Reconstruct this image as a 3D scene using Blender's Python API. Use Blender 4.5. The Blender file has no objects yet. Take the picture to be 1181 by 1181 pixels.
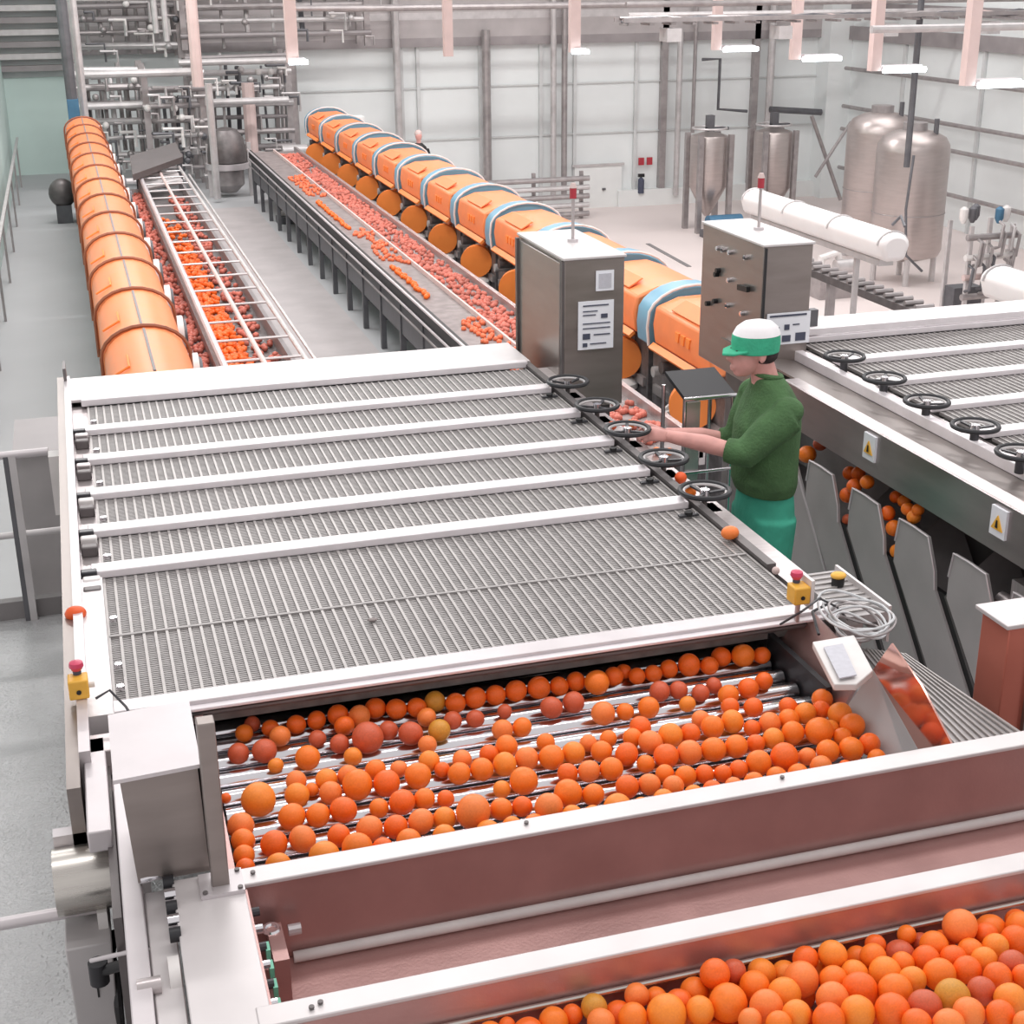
import bpy, math, random
from mathutils import Vector, Matrix
random.seed(7)
SC = bpy.context.scene
COL = SC.collection
CZ = 7.2                      # camera height; the third coordinate below is the depth under the camera, z = CZ - h
F, CC = 1650.0, 590.5

# ------------------------------------------------------------------ camera frame
def _n(v): return v.normalized()
_Y = _n(Vector((55 - CC, CC + 37, F)))
_Z0 = -Vector((640 - CC, CC - 5000, F))
_Z = _n(_Z0 - _Z0.dot(_Y) * _Y)
_X = _Y.cross(_Z)
if _X.x < 0: _X = -_X
def ray(u, v):
    d = Vector((u - CC, CC - v, F)); return d.dot(_X), d.dot(_Y), d.dot(_Z)
def atH(u, v, h):
    x, y, z = ray(u, v); t = h / -z; return x * t, y * t, h
def atY(u, v, Y):
    x, y, z = ray(u, v); t = Y / y; return x * t, Y, -z * t
def atX(u, v, X):
    x, y, z = ray(u, v); t = X / x; return X, y * t, -z * t
cam = bpy.data.cameras.new('camera'); cam.sensor_width = 36; cam.lens = 36 * F / 1181
cam.clip_start = .05; cam.clip_end = 300
co = bpy.data.objects.new('camera', cam); COL.objects.link(co)
R = Matrix(((_X.x, _X.y, -_X.z), (_Y.x, _Y.y, -_Y.z), (_Z.x, _Z.y, -_Z.z)))
co.matrix_world = Matrix.Translation((0, 0, CZ)) @ R.to_4x4()
SC.camera = co

# ------------------------------------------------------------------ materials
def srgb(c): return tuple((x / 255 / 12.92 if x / 255 <= .04045 else ((x / 255 + .055) / 1.055) ** 2.4) for x in c)
M = {}
def mat(name, rgb, rough=.5, metal=0., nz=8., amt=.12, bump=0., bscale=60., stretch=None, rvar=.12, spec=.5, trans=0., emit=0.):
    m = bpy.data.materials.new(name); m.use_nodes = True; nt = m.node_tree; b = nt.nodes['Principled BSDF']
    col = srgb(rgb)
    tc = nt.nodes.new('ShaderNodeTexCoord'); mp = nt.nodes.new('ShaderNodeMapping')
    nt.links.new(tc.outputs['Object'], mp.inputs['Vector'])
    if stretch: mp.inputs['Scale'].default_value = stretch
    n = nt.nodes.new('ShaderNodeTexNoise'); n.inputs['Scale'].default_value = nz; n.inputs['Detail'].default_value = 5
    nt.links.new(mp.outputs[0], n.inputs['Vector'])
    r = nt.nodes.new('ShaderNodeValToRGB')
    r.color_ramp.elements[0].position = .3; r.color_ramp.elements[1].position = .7
    r.color_ramp.elements[0].color = (*[x * (1 - amt) for x in col], 1); r.color_ramp.elements[1].color = (*[min(1, x * (1 + amt)) for x in col], 1)
    nt.links.new(n.outputs['Fac'], r.inputs[0]); nt.links.new(r.outputs[0], b.inputs['Base Color'])
    mr = nt.nodes.new('ShaderNodeMapRange'); mr.inputs['To Min'].default_value = max(0, rough - rvar / 2); mr.inputs['To Max'].default_value = rough + rvar / 2
    nt.links.new(n.outputs['Fac'], mr.inputs['Value']); nt.links.new(mr.outputs[0], b.inputs['Roughness'])
    b.inputs['Metallic'].default_value = metal
    b.inputs['Specular IOR Level'].default_value = spec
    if trans: b.inputs['Transmission Weight'].default_value = trans
    if emit:
        b.inputs['Emission Color'].default_value = (*col, 1); b.inputs['Emission Strength'].default_value = emit
    if bump:
        n2 = nt.nodes.new('ShaderNodeTexNoise'); n2.inputs['Scale'].default_value = bscale
        nt.links.new(mp.outputs[0], n2.inputs['Vector'])
        bp = nt.nodes.new('ShaderNodeBump'); bp.inputs['Strength'].default_value = bump; bp.inputs['Distance'].default_value = .01
        nt.links.new(n2.outputs['Fac'], bp.inputs['Height']); nt.links.new(bp.outputs[0], b.inputs['Normal'])
    M[name] = m; return m
mat('steel', (196, 188, 188), .36, .75, 6, .1, stretch=(1, 12, 1))
mat('steel_pale', (206, 200, 202), .38, .45, 6, .06)
mat('steel_bar', (242, 236, 239), .33, .3, 10, .05)
mat('steel_cab', (150, 141, 137), .34, .7, 3, .1, stretch=(1, 1, 5))
mat('steel_trough', (192, 156, 152), .34, .7, 5, .1, bump=.05, bscale=120)  # warm tint puts the reflection of the oranges into the steel
mat('steel_chan', (172, 163, 162), .3, .8, 4, .12, stretch=(3, .6, 3))
mat('steel_dark', (112, 107, 107), .45, .6, 8, .15)
mat('steel_chute', (178, 174, 174), .5, .25, 4, .08)
mat('steel_plate', (216, 211, 211), .42, .35, 5, .06)
mat('wire', (172, 168, 166), .45, .4, 30, .1)
mat('wire_fine', (160, 156, 155), .5, .1, 30, .15)
mat('deck', (150, 148, 146), .6, .3, 20, .2)
mat('chrome', (222, 220, 224), .16, 1., 5, .05, rvar=.05)
mat('brushed', (200, 196, 190), .28, .95, 4, .08, stretch=(1, 1, 20))
mat('tank', (188, 178, 175), .34, .75, 3, .06, stretch=(1, 1, 6))
mat('white_panel', (226, 228, 227), .6, 0, 2, .03)
mat('wall_paint', (226, 230, 230), .7, 0, .6, .05)
mat('wall_green', (200, 218, 213), .6, 0, .6, .06)
mat('floor_grey', (172, 173, 175), .55, 0, .5, .07)
mat('floor_pink', (222, 210, 207), .5, 0, .4, .04)
mat('tread', (192, 192, 193), .42, .3, 3, .1, bump=.7, bscale=55)
mat('kerb', (128, 124, 124), .6, 0, 3, .1)
mat('band', (178, 172, 172), .6, .1, 1.5, .1)
mat('beam', (156, 150, 151), .55, .3, 2, .12)
mat('beam_pink', (208, 186, 182), .55, 0, 3, .06)
mat('pipe', (164, 158, 158), .4, .5, 5, .15)
mat('pipe_light', (200, 196, 196), .4, .4, 5, .1)
mat('pipe_dark', (104, 104, 108), .5, .4, 5, .15)
mat('cover_orange', (240, 138, 84), .38, 0, 5, .05)
mat('disc_orange', (255, 142, 66), .42, 0, 5, .06)
mat('cover_blue', (108, 158, 182), .35, 0, 5, .06)
mat('machine_white', (222, 218, 216), .45, 0, 8, .08)
mat('machine_grey', (120, 116, 118), .5, .4, 12, .25)
mat('rubber', (38, 38, 42), .5, 0, 20, .15)
mat('black', (26, 26, 28), .45, 0, 20, .15)
mat('plastic_dark', (62, 62, 66), .35, .1, 20, .15)
mat('yellow', (236, 180, 70), .45, 0, 20, .08)
mat('pinkred', (206, 66, 100), .35, 0, 20, .06)
mat('red_lens', (170, 50, 62), .25, 0, 20, .06)
mat('paper', (236, 238, 244), .7, 0, 8, .02)
mat('ink', (74, 78, 96), .7, 0, 8, .1)
mat('label_grey', (196, 196, 204), .6, 0, 60, .06)
mat('reflect_panel', (206, 122, 104), .35, .35, 3, .08)  # steel face with the mirrored orange of the fruit put into its colour
mat('vinyl', (238, 234, 234), .45, 0, 3, .03, bump=.3, bscale=6)
mat('cable', (206, 208, 210), .5, 0, 20, .06)
mat('blue_steel', (72, 116, 146), .5, .2, 5, .1)
mat('sweater', (76, 110, 70), .9, 0, 14, .18, bump=.5, bscale=90)
mat('trousers', (66, 168, 142), .85, 0, 8, .12, bump=.3, bscale=30)
mat('cap_green', (62, 176, 138), .8, 0, 16, .12, bump=.3, bscale=60)
mat('cap_white', (236, 234, 236), .8, 0, 16, .04)
mat('skin', (218, 160, 152), .55, 0, 18, .1)
mat('hair', (52, 40, 42), .8, 0, 60, .3)
mat('boot', (44, 44, 46), .6, 0, 20, .15)
mat('lamp', (235, 250, 255), .4, 0, 5, .01, emit=9.)
mat('green_clip', (120, 196, 168), .5, 0, 20, .06)
mat('seam', (204, 206, 206), .6, 0, 5, .04)
mat('shadow_joint', (150, 92, 66), .5, 0, 8, .1)
mat('belt', (138, 128, 127), .5, .2, 7, .25)
mat('peel_dull', (196, 108, 92), .55, 0, 3, .3)
mat('peel_mid', (226, 112, 72), .5, 0, 4, .2)
ORG = []
for k, c in enumerate([(255, 126, 32), (250, 108, 26), (255, 142, 44), (232, 92, 34), (208, 94, 58), (214, 148, 50), (255, 134, 62)]):
    m = mat('orange_peel_%d' % k, c, .42, 0, 9, .1, bump=.12, bscale=160, rvar=.1); ORG.append(m)
m = bpy.data.materials.new('tinted_mirror_steel'); m.use_nodes = True; b = m.node_tree.nodes['Principled BSDF']
nn = m.node_tree.nodes.new('ShaderNodeTexNoise'); nn.inputs['Scale'].default_value = 20
mr = m.node_tree.nodes.new('ShaderNodeMapRange'); mr.inputs['To Min'].default_value = .08; mr.inputs['To Max'].default_value = .16
m.node_tree.links.new(nn.outputs['Fac'], mr.inputs['Value']); m.node_tree.links.new(mr.outputs[0], b.inputs['Roughness'])
b.inputs['Base Color'].default_value = (.72, .42, .36, 1); b.inputs['Metallic'].default_value = .9  # salmon base colour adds the reflection of the oranges to polished steel
M['mirror_steel'] = m

# ------------------------------------------------------------------ mesh builder, points are (x, y, h)
class MB:
    def __init__(s): s.v = []; s.f = []
    def add(s, pts, faces):
        o = len(s.v); s.v += [tuple(p) for p in pts]; s.f += [tuple(i + o for i in f) for f in faces]; return s
    def box(s, x0, x1, y0, y1, h0, h1):
        p = [(x, y, h) for h in (h0, h1) for y in (y0, y1) for x in (x0, x1)]
        return s.add(p, [(0, 1, 3, 2), (4, 6, 7, 5), (0, 4, 5, 1), (2, 3, 7, 6), (0, 2, 6, 4), (1, 5, 7, 3)])
    def hull8(s, p):
        return s.add(p, [(0, 1, 3, 2), (4, 6, 7, 5), (0, 4, 5, 1), (2, 3, 7, 6), (0, 2, 6, 4), (1, 5, 7, 3)])
    def bar(s, a, b, w, t):
        a, b = Vector(a), Vector(b); d = (b - a).normalized()
        up = Vector((0, 0, 1)) if abs(d.z) < .9 else Vector((0, 1, 0))
        u = d.cross(up).normalized() * w / 2; v = d.cross(u).normalized() * t / 2
        return s.hull8([a - u - v, a + u - v, a - u + v, a + u + v, b - u - v, b + u - v, b - u + v, b + u + v])
    def tube(s, path, r, seg=10, closed=False):
        P = [Vector(p) for p in path]; n = len(P); rs = r if isinstance(r, (list, tuple)) else [r] * n
        o = len(s.v); prev = None
        for i in range(n):
            if closed: d = P[(i + 1) % n] - P[i - 1]
            else: d = P[min(i + 1, n - 1)] - P[max(i - 1, 0)]
            d.normalize()
            if prev is None:
                a = Vector((0, 0, 1)) if abs(d.z) < .9 else Vector((1, 0, 0)); u = d.cross(a).normalized()
            else: u = (prev - d * prev.dot(d)).normalized()
            prev = u; w = d.cross(u)
            for k in range(seg):
                t = 2 * math.pi * k / seg; s.v.append(tuple(P[i] + rs[i] * (math.cos(t) * u + math.sin(t) * w)))
        m = n if closed else n - 1
        for i in range(m):
            j = (i + 1) % n
            for k in range(seg):
                l = (k + 1) % seg; s.f.append((o + i * seg + k, o + i * seg + l, o + j * seg + l, o + j * seg + k))
        if not closed:
            s.f.append(tuple(o + k for k in range(seg))[::-1]); s.f.append(tuple(o + (n - 1) * seg + k for k in range(seg)))
        return s
    def cyl(s, a, b, r, seg=16, r1=None): return s.tube([a, b], [r, r if r1 is None else r1], seg)
    def ring(s, c, Rr, r, seg=28, sg=8, axis='h'):
        pts = []
        for k in range(seg):
            t = 2 * math.pi * k / seg; a, b_ = Rr * math.cos(t), Rr * math.sin(t)
            pts.append((c[0] + a, c[1] + b_, c[2]) if axis == 'h' else (c[0], c[1] + a, c[2] + b_) if axis == 'x' else (c[0] + a, c[1], c[2] + b_))
        return s.tube(pts, r, sg, True)
    def prism(s, poly, axis, lo, hi):
        f = {'x': lambda a, b_, t: (t, a, b_), 'y': lambda a, b_, t: (a, t, b_), 'h': lambda a, b_, t: (a, b_, t)}[axis]; n = len(poly)
        return s.add([f(a, b_, lo) for a, b_ in poly] + [f(a, b_, hi) for a, b_ in poly],
                     [tuple(range(n))[::-1], tuple(range(n, 2 * n))] + [(i, (i + 1) % n, n + (i + 1) % n, n + i) for i in range(n)])
    def slab(s, pts, off):
        off = Vector(off); n = len(pts); P = [Vector(p) for p in pts]
        return s.add(P + [p + off for p in P], [tuple(range(n))[::-1], tuple(range(n, 2 * n))] + [(i, (i + 1) % n, n + (i + 1) % n, n + i) for i in range(n)])
    def lathe(s, prof, c, seg=32):
        o = len(s.v); n = len(prof)
        for r, h in prof:
            for k in range(seg):
                t = 2 * math.pi * k / seg; s.v.append((c[0] + r * math.cos(t), c[1] + r * math.sin(t), h))
        for i in range(n - 1):
            for k in range(seg):
                l = (k + 1) % seg; s.f.append((o + i * seg + k, o + i * seg + l, o + (i + 1) * seg + l, o + (i + 1) * seg + k))
        s.f.append(tuple(o + k for k in range(seg))[::-1]); s.f.append(tuple(o + (n - 1) * seg + k for k in range(seg)))
        return s
    def ell(s, c, rx, ry, rh, seg=16, rg=10, rot=0.):
        o = len(s.v); cr, sr = math.cos(rot), math.sin(rot)
        def P(x, y, h): # rotate in the x-h plane
            return (c[0] + x * cr - h * sr, c[1] + y, c[2] + x * sr + h * cr)
        s.v.append(P(0, 0, -rh))
        for i in range(1, rg):
            a = math.pi * i / rg
            for k in range(seg):
                t = 2 * math.pi * k / seg; s.v.append(P(rx * math.sin(a) * math.cos(t), ry * math.sin(a) * math.sin(t), -rh * math.cos(a)))
        s.v.append(P(0, 0, rh)); e = len(s.v) - 1
        for k in range(seg):
            l = (k + 1) % seg; s.f.append((o, o + 1 + k, o + 1 + l)); s.f.append((e, o + 1 + (rg - 2) * seg + l, o + 1 + (rg - 2) * seg + k))
        for i in range(rg - 2):
            for k in range(seg):
                l = (k + 1) % seg; s.f.append((o + 1 + i * seg + k, o + 1 + (i + 1) * seg + k, o + 1 + (i + 1) * seg + l, o + 1 + i * seg + l))
        return s
    def loft(s, rings, seg=20):
        """rings: (centre, half-vector a, half-vector b)"""
        o = len(s.v); n = len(rings)
        for c, a, b_ in rings:
            c, a, b_ = Vector(c), Vector(a), Vector(b_)
            for k in range(seg):
                t = 2 * math.pi * k / seg; s.v.append(tuple(c + math.cos(t) * a + math.sin(t) * b_))
        for i in range(n - 1):
            for k in range(seg):
                l = (k + 1) % seg; s.f.append((o + i * seg + k, o + i * seg + l, o + (i + 1) * seg + l, o + (i + 1) * seg + k))
        s.f.append(tuple(o + k for k in range(seg))[::-1]); s.f.append(tuple(o + (n - 1) * seg + k for k in range(seg)))
        return s
    def build(s, name, m, parent=None, bevel=0., angle=35, loc=None):
        me = bpy.data.meshes.new(name)
        W = [Vector((x, y, CZ - h)) for x, y, h in s.v]
        if parent is not None: L = rootloc(parent)
        else:
            if loc is not None: L = Vector((loc[0], loc[1], CZ - loc[2]))
            else:
                xs = [p.x for p in W]; ys = [p.y for p in W]; zs = [p.z for p in W]
                L = Vector(((min(xs) + max(xs)) / 2, (min(ys) + max(ys)) / 2, min(zs)))
        me.from_pydata([p - L for p in W], [], s.f)
        import bmesh
        bm = bmesh.new(); bm.from_mesh(me); bmesh.ops.recalc_face_normals(bm, faces=bm.faces); bm.to_mesh(me); bm.free()
        me.materials.append(M[m] if isinstance(m, str) else m)
        me.shade_smooth(); me.set_sharp_from_angle(angle=math.radians(angle))
        o = bpy.data.objects.new(name, me); COL.objects.link(o)
        if parent is not None: o.parent = parent
        else: o.location = L
        if bevel:
            bv = o.modifiers.new('bevel', 'BEVEL'); bv.width = bevel; bv.segments = 2; bv.limit_method = 'ANGLE'; bv.angle_limit = math.radians(40)
        return o
def rootloc(o):
    L = Vector(o.location)
    while o.parent: o = o.parent; L += o.location
    return L
def tag(o, label=None, cat=None, group=None, kind=None):
    if label: o['label'] = label
    if cat: o['category'] = cat
    if group: o['group'] = group
    if kind: o['kind'] = kind
    return o
def thing(name, loc, label, cat, group=None):
    o = bpy.data.objects.new(name, None); o.empty_display_size = .1; COL.objects.link(o)
    o.location = (loc[0], loc[1], CZ - loc[2]); return tag(o, label, cat, group)
def kids(o): return [c for c in bpy.data.objects if c.parent == o]
def copy_tree(o, ch=None, parent=None):
    c = o.copy(); COL.objects.link(c)
    if parent: c.parent = parent
    for k in kids(o): copy_tree(k, None, c)
    return c
def struct(mb, name, m, **k): return tag(mb.build(name, m, **k), kind='structure')

# ------------------------------------------------------------------ the setting
FLH, MEZ, LOW = 3.2, 5.4, 7.2        # depth of the platform, the extractor mezzanine and the hall floor under the camera
struct(MB().box(6.9, 26, 6, 45, LOW, LOW + .3), 'floor', 'floor_pink')
struct(MB().box(-1.5, 6.9, 7.35, 45, MEZ, MEZ + .3), 'mezzanine_floor', 'floor_grey')
struct(MB().box(6.6, 6.9, 7.35, 43, MEZ + .3, LOW + .3), 'wall_mezzanine', 'wall_paint')
struct(MB().box(-2.5, 9.5, .6, 7.35, FLH, FLH + .12), 'platform_floor', 'tread')
struct(MB().box(-2.5, 9.5, 7.3, 7.36, FLH - .1, FLH + .5), 'platform_edge_beam', 'kerb')
struct(MB().box(-2.5, 24.1, 43, 43.3, -3, LOW + .2), 'wall_back', 'wall_paint')
struct(MB().box(24, 24.3, 6, 43, -3, LOW + .2), 'wall_right', 'wall_paint')
struct(MB().box(-1.8, -1.5, 7.4, 43, -3, MEZ + .2), 'wall_left', 'wall_green')
# green door-like panels at the left end of the back wall
w = MB()
w.box(-1.5, .2, 42.9, 43, 2.8, MEZ); struct(w, 'wall_panel_green', 'wall_green')
# upper dark zone of the wall with sheet beams
for i, (h0, h1, m) in enumerate([(-1.5, .45, 'beam'), (.45, 1.3, 'band'), (1.3, 1.5, 'pipe_light'), (1.5, 2.0, 'band'), (2.0, 2.25, 'beam')]):
    struct(MB().box(.2, 24, 42.8, 43, h0, h1), 'wall_beam', m)
for h0, h1 in ((-1.5, .6), (1.2, 1.45), (1.9, 2.3)):
    struct(MB().box(23.85, 24, 8, 42.8, h0, h1), 'wall_beam', 'beam')
for k in range(8):
    struct(MB().box(-1.5, .3, 42.6, 42.9, .3 + k * .31, .45 + k * .31), 'wall_beam', 'beam' if k % 2 else 'pipe_light')
for x in (5.9, 9.6, 10.1, 12.0, 13.9, 15.0, 17.0):
    struct(MB().box(x - .05, x + .05, 42.9, 42.99, 2.25, LOW), 'wall_seam', 'seam')
for y in (39, 35, 31, 27, 23, 19, 15):
    struct(MB().box(23.9, 23.99, y - .05, y + .05, 2.3, LOW), 'wall_seam', 'seam')
for h in (3.4, 4.9): struct(MB().box(.2, 24, 42.93, 42.99, h, h + .04), 'wall_seam', 'seam')
# corner column, wall columns
struct(MB().box(23.2, 24, 42.2, 43, -1, LOW), 'corner_column', 'wall_paint')
for x in (17.9, 21.0): struct(MB().box(x - .1, x + .1, 42.8, 43, -1, LOW), 'wall_column', 'pipe')
struct(MB().box(16.4, 23.2, 42.7, 43, LOW - .5, LOW), 'baseboard_back', 'white_panel')

# wall pipes (things)
def pipe_thing(path, r, m, label, group=None, name='wall_pipe', cat='pipe', seg=10):
    return tag(MB().tube(path, r, seg).build(name, m), label, cat, group)
for i, (x, h0, h1, r, lb) in enumerate([(9.4, -.3, 6.6, .11, 'tall round grey duct on the back wall, left of the far person'),
      (12.1, 1.8, 6.9, .13, 'dark grey vertical pipe on the back wall right of the far person'),
      (14.2, .2, 6.7, .09, 'left pipe of the vertical pair beside the white double door'),
      (14.55, .2, 6.7, .09, 'right pipe of the vertical pair beside the white double door'),
      (18.3, 1.9, 6.9, .09, 'slim pale vertical pipe left of the pale cone tank'),
      (18.8, -.3, 5.0, .06, 'thin vertical conduit above the pale cone tank'),
      (21.4, -.3, 5.3, .12, 'pale vertical pipe running down to the second cone tank')]):
    pipe_thing([(x, 42.6, h0), (x, 42.6, h1)], r, 'pipe' if i % 2 else 'pipe_light', lb)
for i, (h, lb) in enumerate([(3.15, 'upper conduit along the right wall above the large tanks'), (4.3, 'middle conduit along the right wall behind the large tanks'),
                             (5.0, 'lower conduit along the right wall behind the large tanks'), (6.2, 'lowest conduit along the right wall by the valve racks')]):
    pipe_thing([(23.7, 42, h), (23.7, 12, h)], .06, 'pipe', lb)
pipe_thing([(19.0, 42.5, 2.8), (19.6, 42.5, 2.8), (19.6, 42.5, 4.3), (20.6, 42.5, 4.4)], .05, 'pipe_dark', 'bent dark conduit between the two cone tanks')
pipe_thing([(21.3, 42.3, 4.35), (23.1, 42.3, 4.5)], .1, 'pipe_dark', 'short dark horizontal pipe ending at the corner column')
pipe_thing([(21.8, 40.5, 4.4), (23.0, 40.5, 7.0)], .06, 'pipe', 'slanting pipe stay beside the second cone tank')
pipe_thing([(23.0, 40.2, 4.6), (21.9, 40.2, 6.2)], .05, 'pipe', 'thin brace crossing the slanting stay near the corner')
for k, (y, lb) in enumerate([(27.5, 'thick pale vertical pipe left of the valve racks'), (26.0, 'second thick vertical pipe right of the large tanks'), (24.4, 'third thick vertical pipe above the valve racks')]):
    pipe_thing([(21.1 + .5 * k, y + .6, -.5), (21.1 + .5 * k, y + .6, 6.6)], .16 if k else .1, 'pipe', lb)
pipe_thing([(17.4, 27.9, -.2), (17.4, 27.9, 4.2)], .07, 'pipe_dark', 'dark overhead drop pipe into the top of the rear large tank')
pipe_thing([(17.3, 27.5, 3.9), (17.1, 27.3, 5.0), (17.2, 27.3, 6.0), (17.7, 27.4, 6.4)], .03, 'pipe_dark', 'dark hose hanging between the two large tanks', name='hose', cat='hose')
# overhead pipes along X below the roof
for i, (x0, x1, h, Yp, r, lb) in enumerate([(.3, 23.9, .75, 40, .06, 'thin overhead pipe crossing high before the back wall'),
      (7.0, 23.95, 1.05, 39, .09, 'overhead pale pipe crossing above the orange extractor line'),
      (5.6, 8.6, 1.0, 38, .08, 'short looped overhead pipe left of the middle hanger'),
      (14, 23.95, 1.25, 36, .07, 'overhead pipe behind the three bright lamps'),
      (10, 23.95, .35, 30, .08, 'topmost overhead pipe at the upper edge on the right'),
      (12, 23.95, .85, 31, .06, 'overhead grey pipe under the topmost one on the right'),
      (14, 23.95, 1.15, 24, .07, 'overhead pipe nearest the camera at the upper right')]):
    pipe_thing([(x0, Yp, h), (x1, Yp, h + .03)], r, ['pipe_light', 'pipe', 'pipe'][i % 3], lb, name='overhead_pipe')
# cable tray with clutter at the top right
t = thing('cable_tray', (17, 25.5, 1.25), 'long cable tray hung at the upper right above the bright lamps', 'cable tray')
for dy in (-.25, .25): MB().box(10.5, 20.5, 27.5 + dy - .03, 27.5 + dy + .03, 1.0, 1.08).build('side_rail', 'pipe', t)
for k in range(22): MB().box(10.6 + k * .45, 10.7 + k * .45, 27.25, 27.75, 1.1, 1.14).build('rung', 'pipe', t)
for k in range(5): MB().tube([(10.6 + j * .5, 27.35 + .09 * k, 1.05 + random.uniform(-.06, .04)) for j in range(20)], .03, 6).build('cable', ['pipe_dark', 'pipe', 'beam_pink'][k % 3], t)
for k in range(4): MB().box(11.4 + k * 2.4, 11.7 + k * 2.4, 27.2, 27.6, 1.2, 1.45).build('junction_box', 'pipe_light', t)

# white double door at the back, signs, extinguisher
d1 = bpy.data.objects.new('door_1', None); COL.objects.link(d1); d1.location = (15.8, 42.9, 0); tag(d1, kind='structure')
MB().box(14.98, 16.55, 42.84, 42.98, 5.9, LOW).build('door_panel', 'white_panel', d1)
MB().box(14.9, 16.62, 42.8, 42.9, 5.85, 5.92).build('door_frame', 'pipe_light', d1)
MB().box(15.9, 16.0, 42.78, 42.84, 6.6, 6.66).build('handle', 'pipe_dark', d1)
for k in range(2):
    tag(MB().box(17.1 + .28 * k, 17.28 + .28 * k, 42.8, 42.85, 5.72, 5.95).build('wall_sign', 'red_lens'), ['left', 'right'][k] + ' small red sign on the back wall beside the white door', 'sign', 'red signs beside the white door')
e_ = thing('fire_extinguisher', (17.1, 42.7, 6.8), 'dark fire extinguisher on the back wall below the red signs', 'fire extinguisher')
MB().lathe([(.02, 6.3), (.1, 6.38), (.1, 6.8)], (17.15, 42.7), 12).build('cylinder', 'ink', e_); MB().box(17.05, 17.25, 42.66, 42.74, 6.2, 6.3).build('handle', 'black', e_)
# rack of horizontal pipes left of door
t = thing('pipe_rack', (12.8, 41, LOW), 'low rack of parallel horizontal pipes left of the white door', 'pipe rack')
for k in range(5): MB().cyl((11.4, 41, 6.0 + k * .26), (14.8, 41, 6.0 + k * .26), .08, 10).build('pipe', 'pipe_light' if k % 2 else 'pipe', t)
for x in (11.6, 13.1, 14.6): MB().box(x - .05, x + .05, 41.1, 41.2, 5.8, LOW).build('upright', 'pipe', t)
# floor drains
tag(MB().bar((9.9, 20.6, LOW - .005), (11.6, 27.2, LOW - .005), .12, .02).build('floor_drain', 'kerb'), 'dark drain slot in the pale floor behind the tall cabinets', 'drain')
tag(MB().bar((14.7, 33.2, LOW - .005), (14.9, 36.5, LOW - .005), .12, .02).build('floor_drain', 'kerb'), 'short dark drain slot in the floor near the pale cone tank', 'drain')

# ------------------------------------------------------------------ hanging lamps with pink hangers
def lamp(u, v, lb, tube=True, w=.95, Hh=2.0, bw=.2):
    x, y, h = atH(u, v, Hh)
    t = thing('hanging_lamp' if tube else 'hanger_post', (x, y, h), lb, 'lamp' if tube else 'hanger', 'lamps on pink hangers' if tube else None)
    MB().box(x - w / 2 - bw, x - w / 2, y - .09, y + .09, -2.5, h - .02).build('hanger', 'beam_pink', t)
    if tube:
        MB().prism([(x - w / 2, h - .02), (x - w / 2 + .08, h - .12), (x + w / 2 - .08, h - .12), (x + w / 2, h - .02)], 'y', y - .12, y + .12).build('housing', 'steel_pale', t)
        MB().cyl((x - w / 2 + .02, y - .16, h - .03), (x + w / 2 - .02, y - .16, h - .03), .052, 10).build('lamp_tube', 'lamp', t)
    return t
lamp(851, 58, 'leftmost and farthest of the four bright tube lamps at upper right')
lamp(944, 69, 'second of the four bright tube lamps, counted from the left')
lamp(1038, 82, 'third of the four bright tube lamps, before the large tanks')
lamp(1149, 99, 'rightmost and nearest of the four bright tube lamps')
lamp(667, 61, 'small tube lamp hung before the middle of the back wall', w=.45, bw=-.25)
lamp(343, 73, 'small tube lamp hung above the end of the right extractor line', w=.45, bw=-.25)
lamp(517, 66, 'pink hanger post without a lamp between the two small lamps', tube=False, w=-.2)

# ------------------------------------------------------------------ tanks
def big_tank(cx, cy, r, h0, h1, lb, legs=True, hfloor=LOW):
    t = thing('storage_tank', (cx, cy, hfloor), lb, 'tank', 'large steel storage tanks')
    MB().lathe([(.05, h0 - .32), (r * .55, h0 - .25), (r * .86, h0 - .12), (r * .98, h0 + .05), (r, h0 + .2), (r, h1 - .15), (r * .93, h1), (r * .5, h1 + .12), (.05, h1 + .18)], (cx, cy), 40).build('shell', 'tank', t)
    MB().ring((cx, cy, (h0 + h1) / 2 + .3), r + .005, .012, 40, 6).build('weld_band', 'pipe', t)
    MB().lathe([(.28, h0 - .45), (.28, h0 - .25)], (cx, cy), 20).build('manhole', 'pipe', t)
    MB().ring((cx, cy, h0 - .12), r * .7, .02, 30, 6).build('lifting_rail', 'pipe_light', t)
    MB().cyl((cx + .3, cy - .4, h0 - .55), (cx + .3, cy - .4, h0 - .1), .06, 10).build('valve', 'pipe_dark', t)
    for k in range(4):
        a = math.radians(45 + 90 * k + 20); MB().cyl((cx + r * .82 * math.cos(a), cy + r * .82 * math.sin(a), h1 - .1), (cx + r * .82 * math.cos(a), cy + r * .82 * math.sin(a), hfloor), .07, 10).build('leg', 'pipe_light', t)
    return t
big_tank(18.85, 30.0, .84, 3.95, 6.55, 'front and widest of the large cylindrical steel tanks at right')
big_tank(19.75, 33.0, .84, 3.85, 6.45, 'rear large cylindrical steel tank, partly hidden by the front tank')
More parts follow.
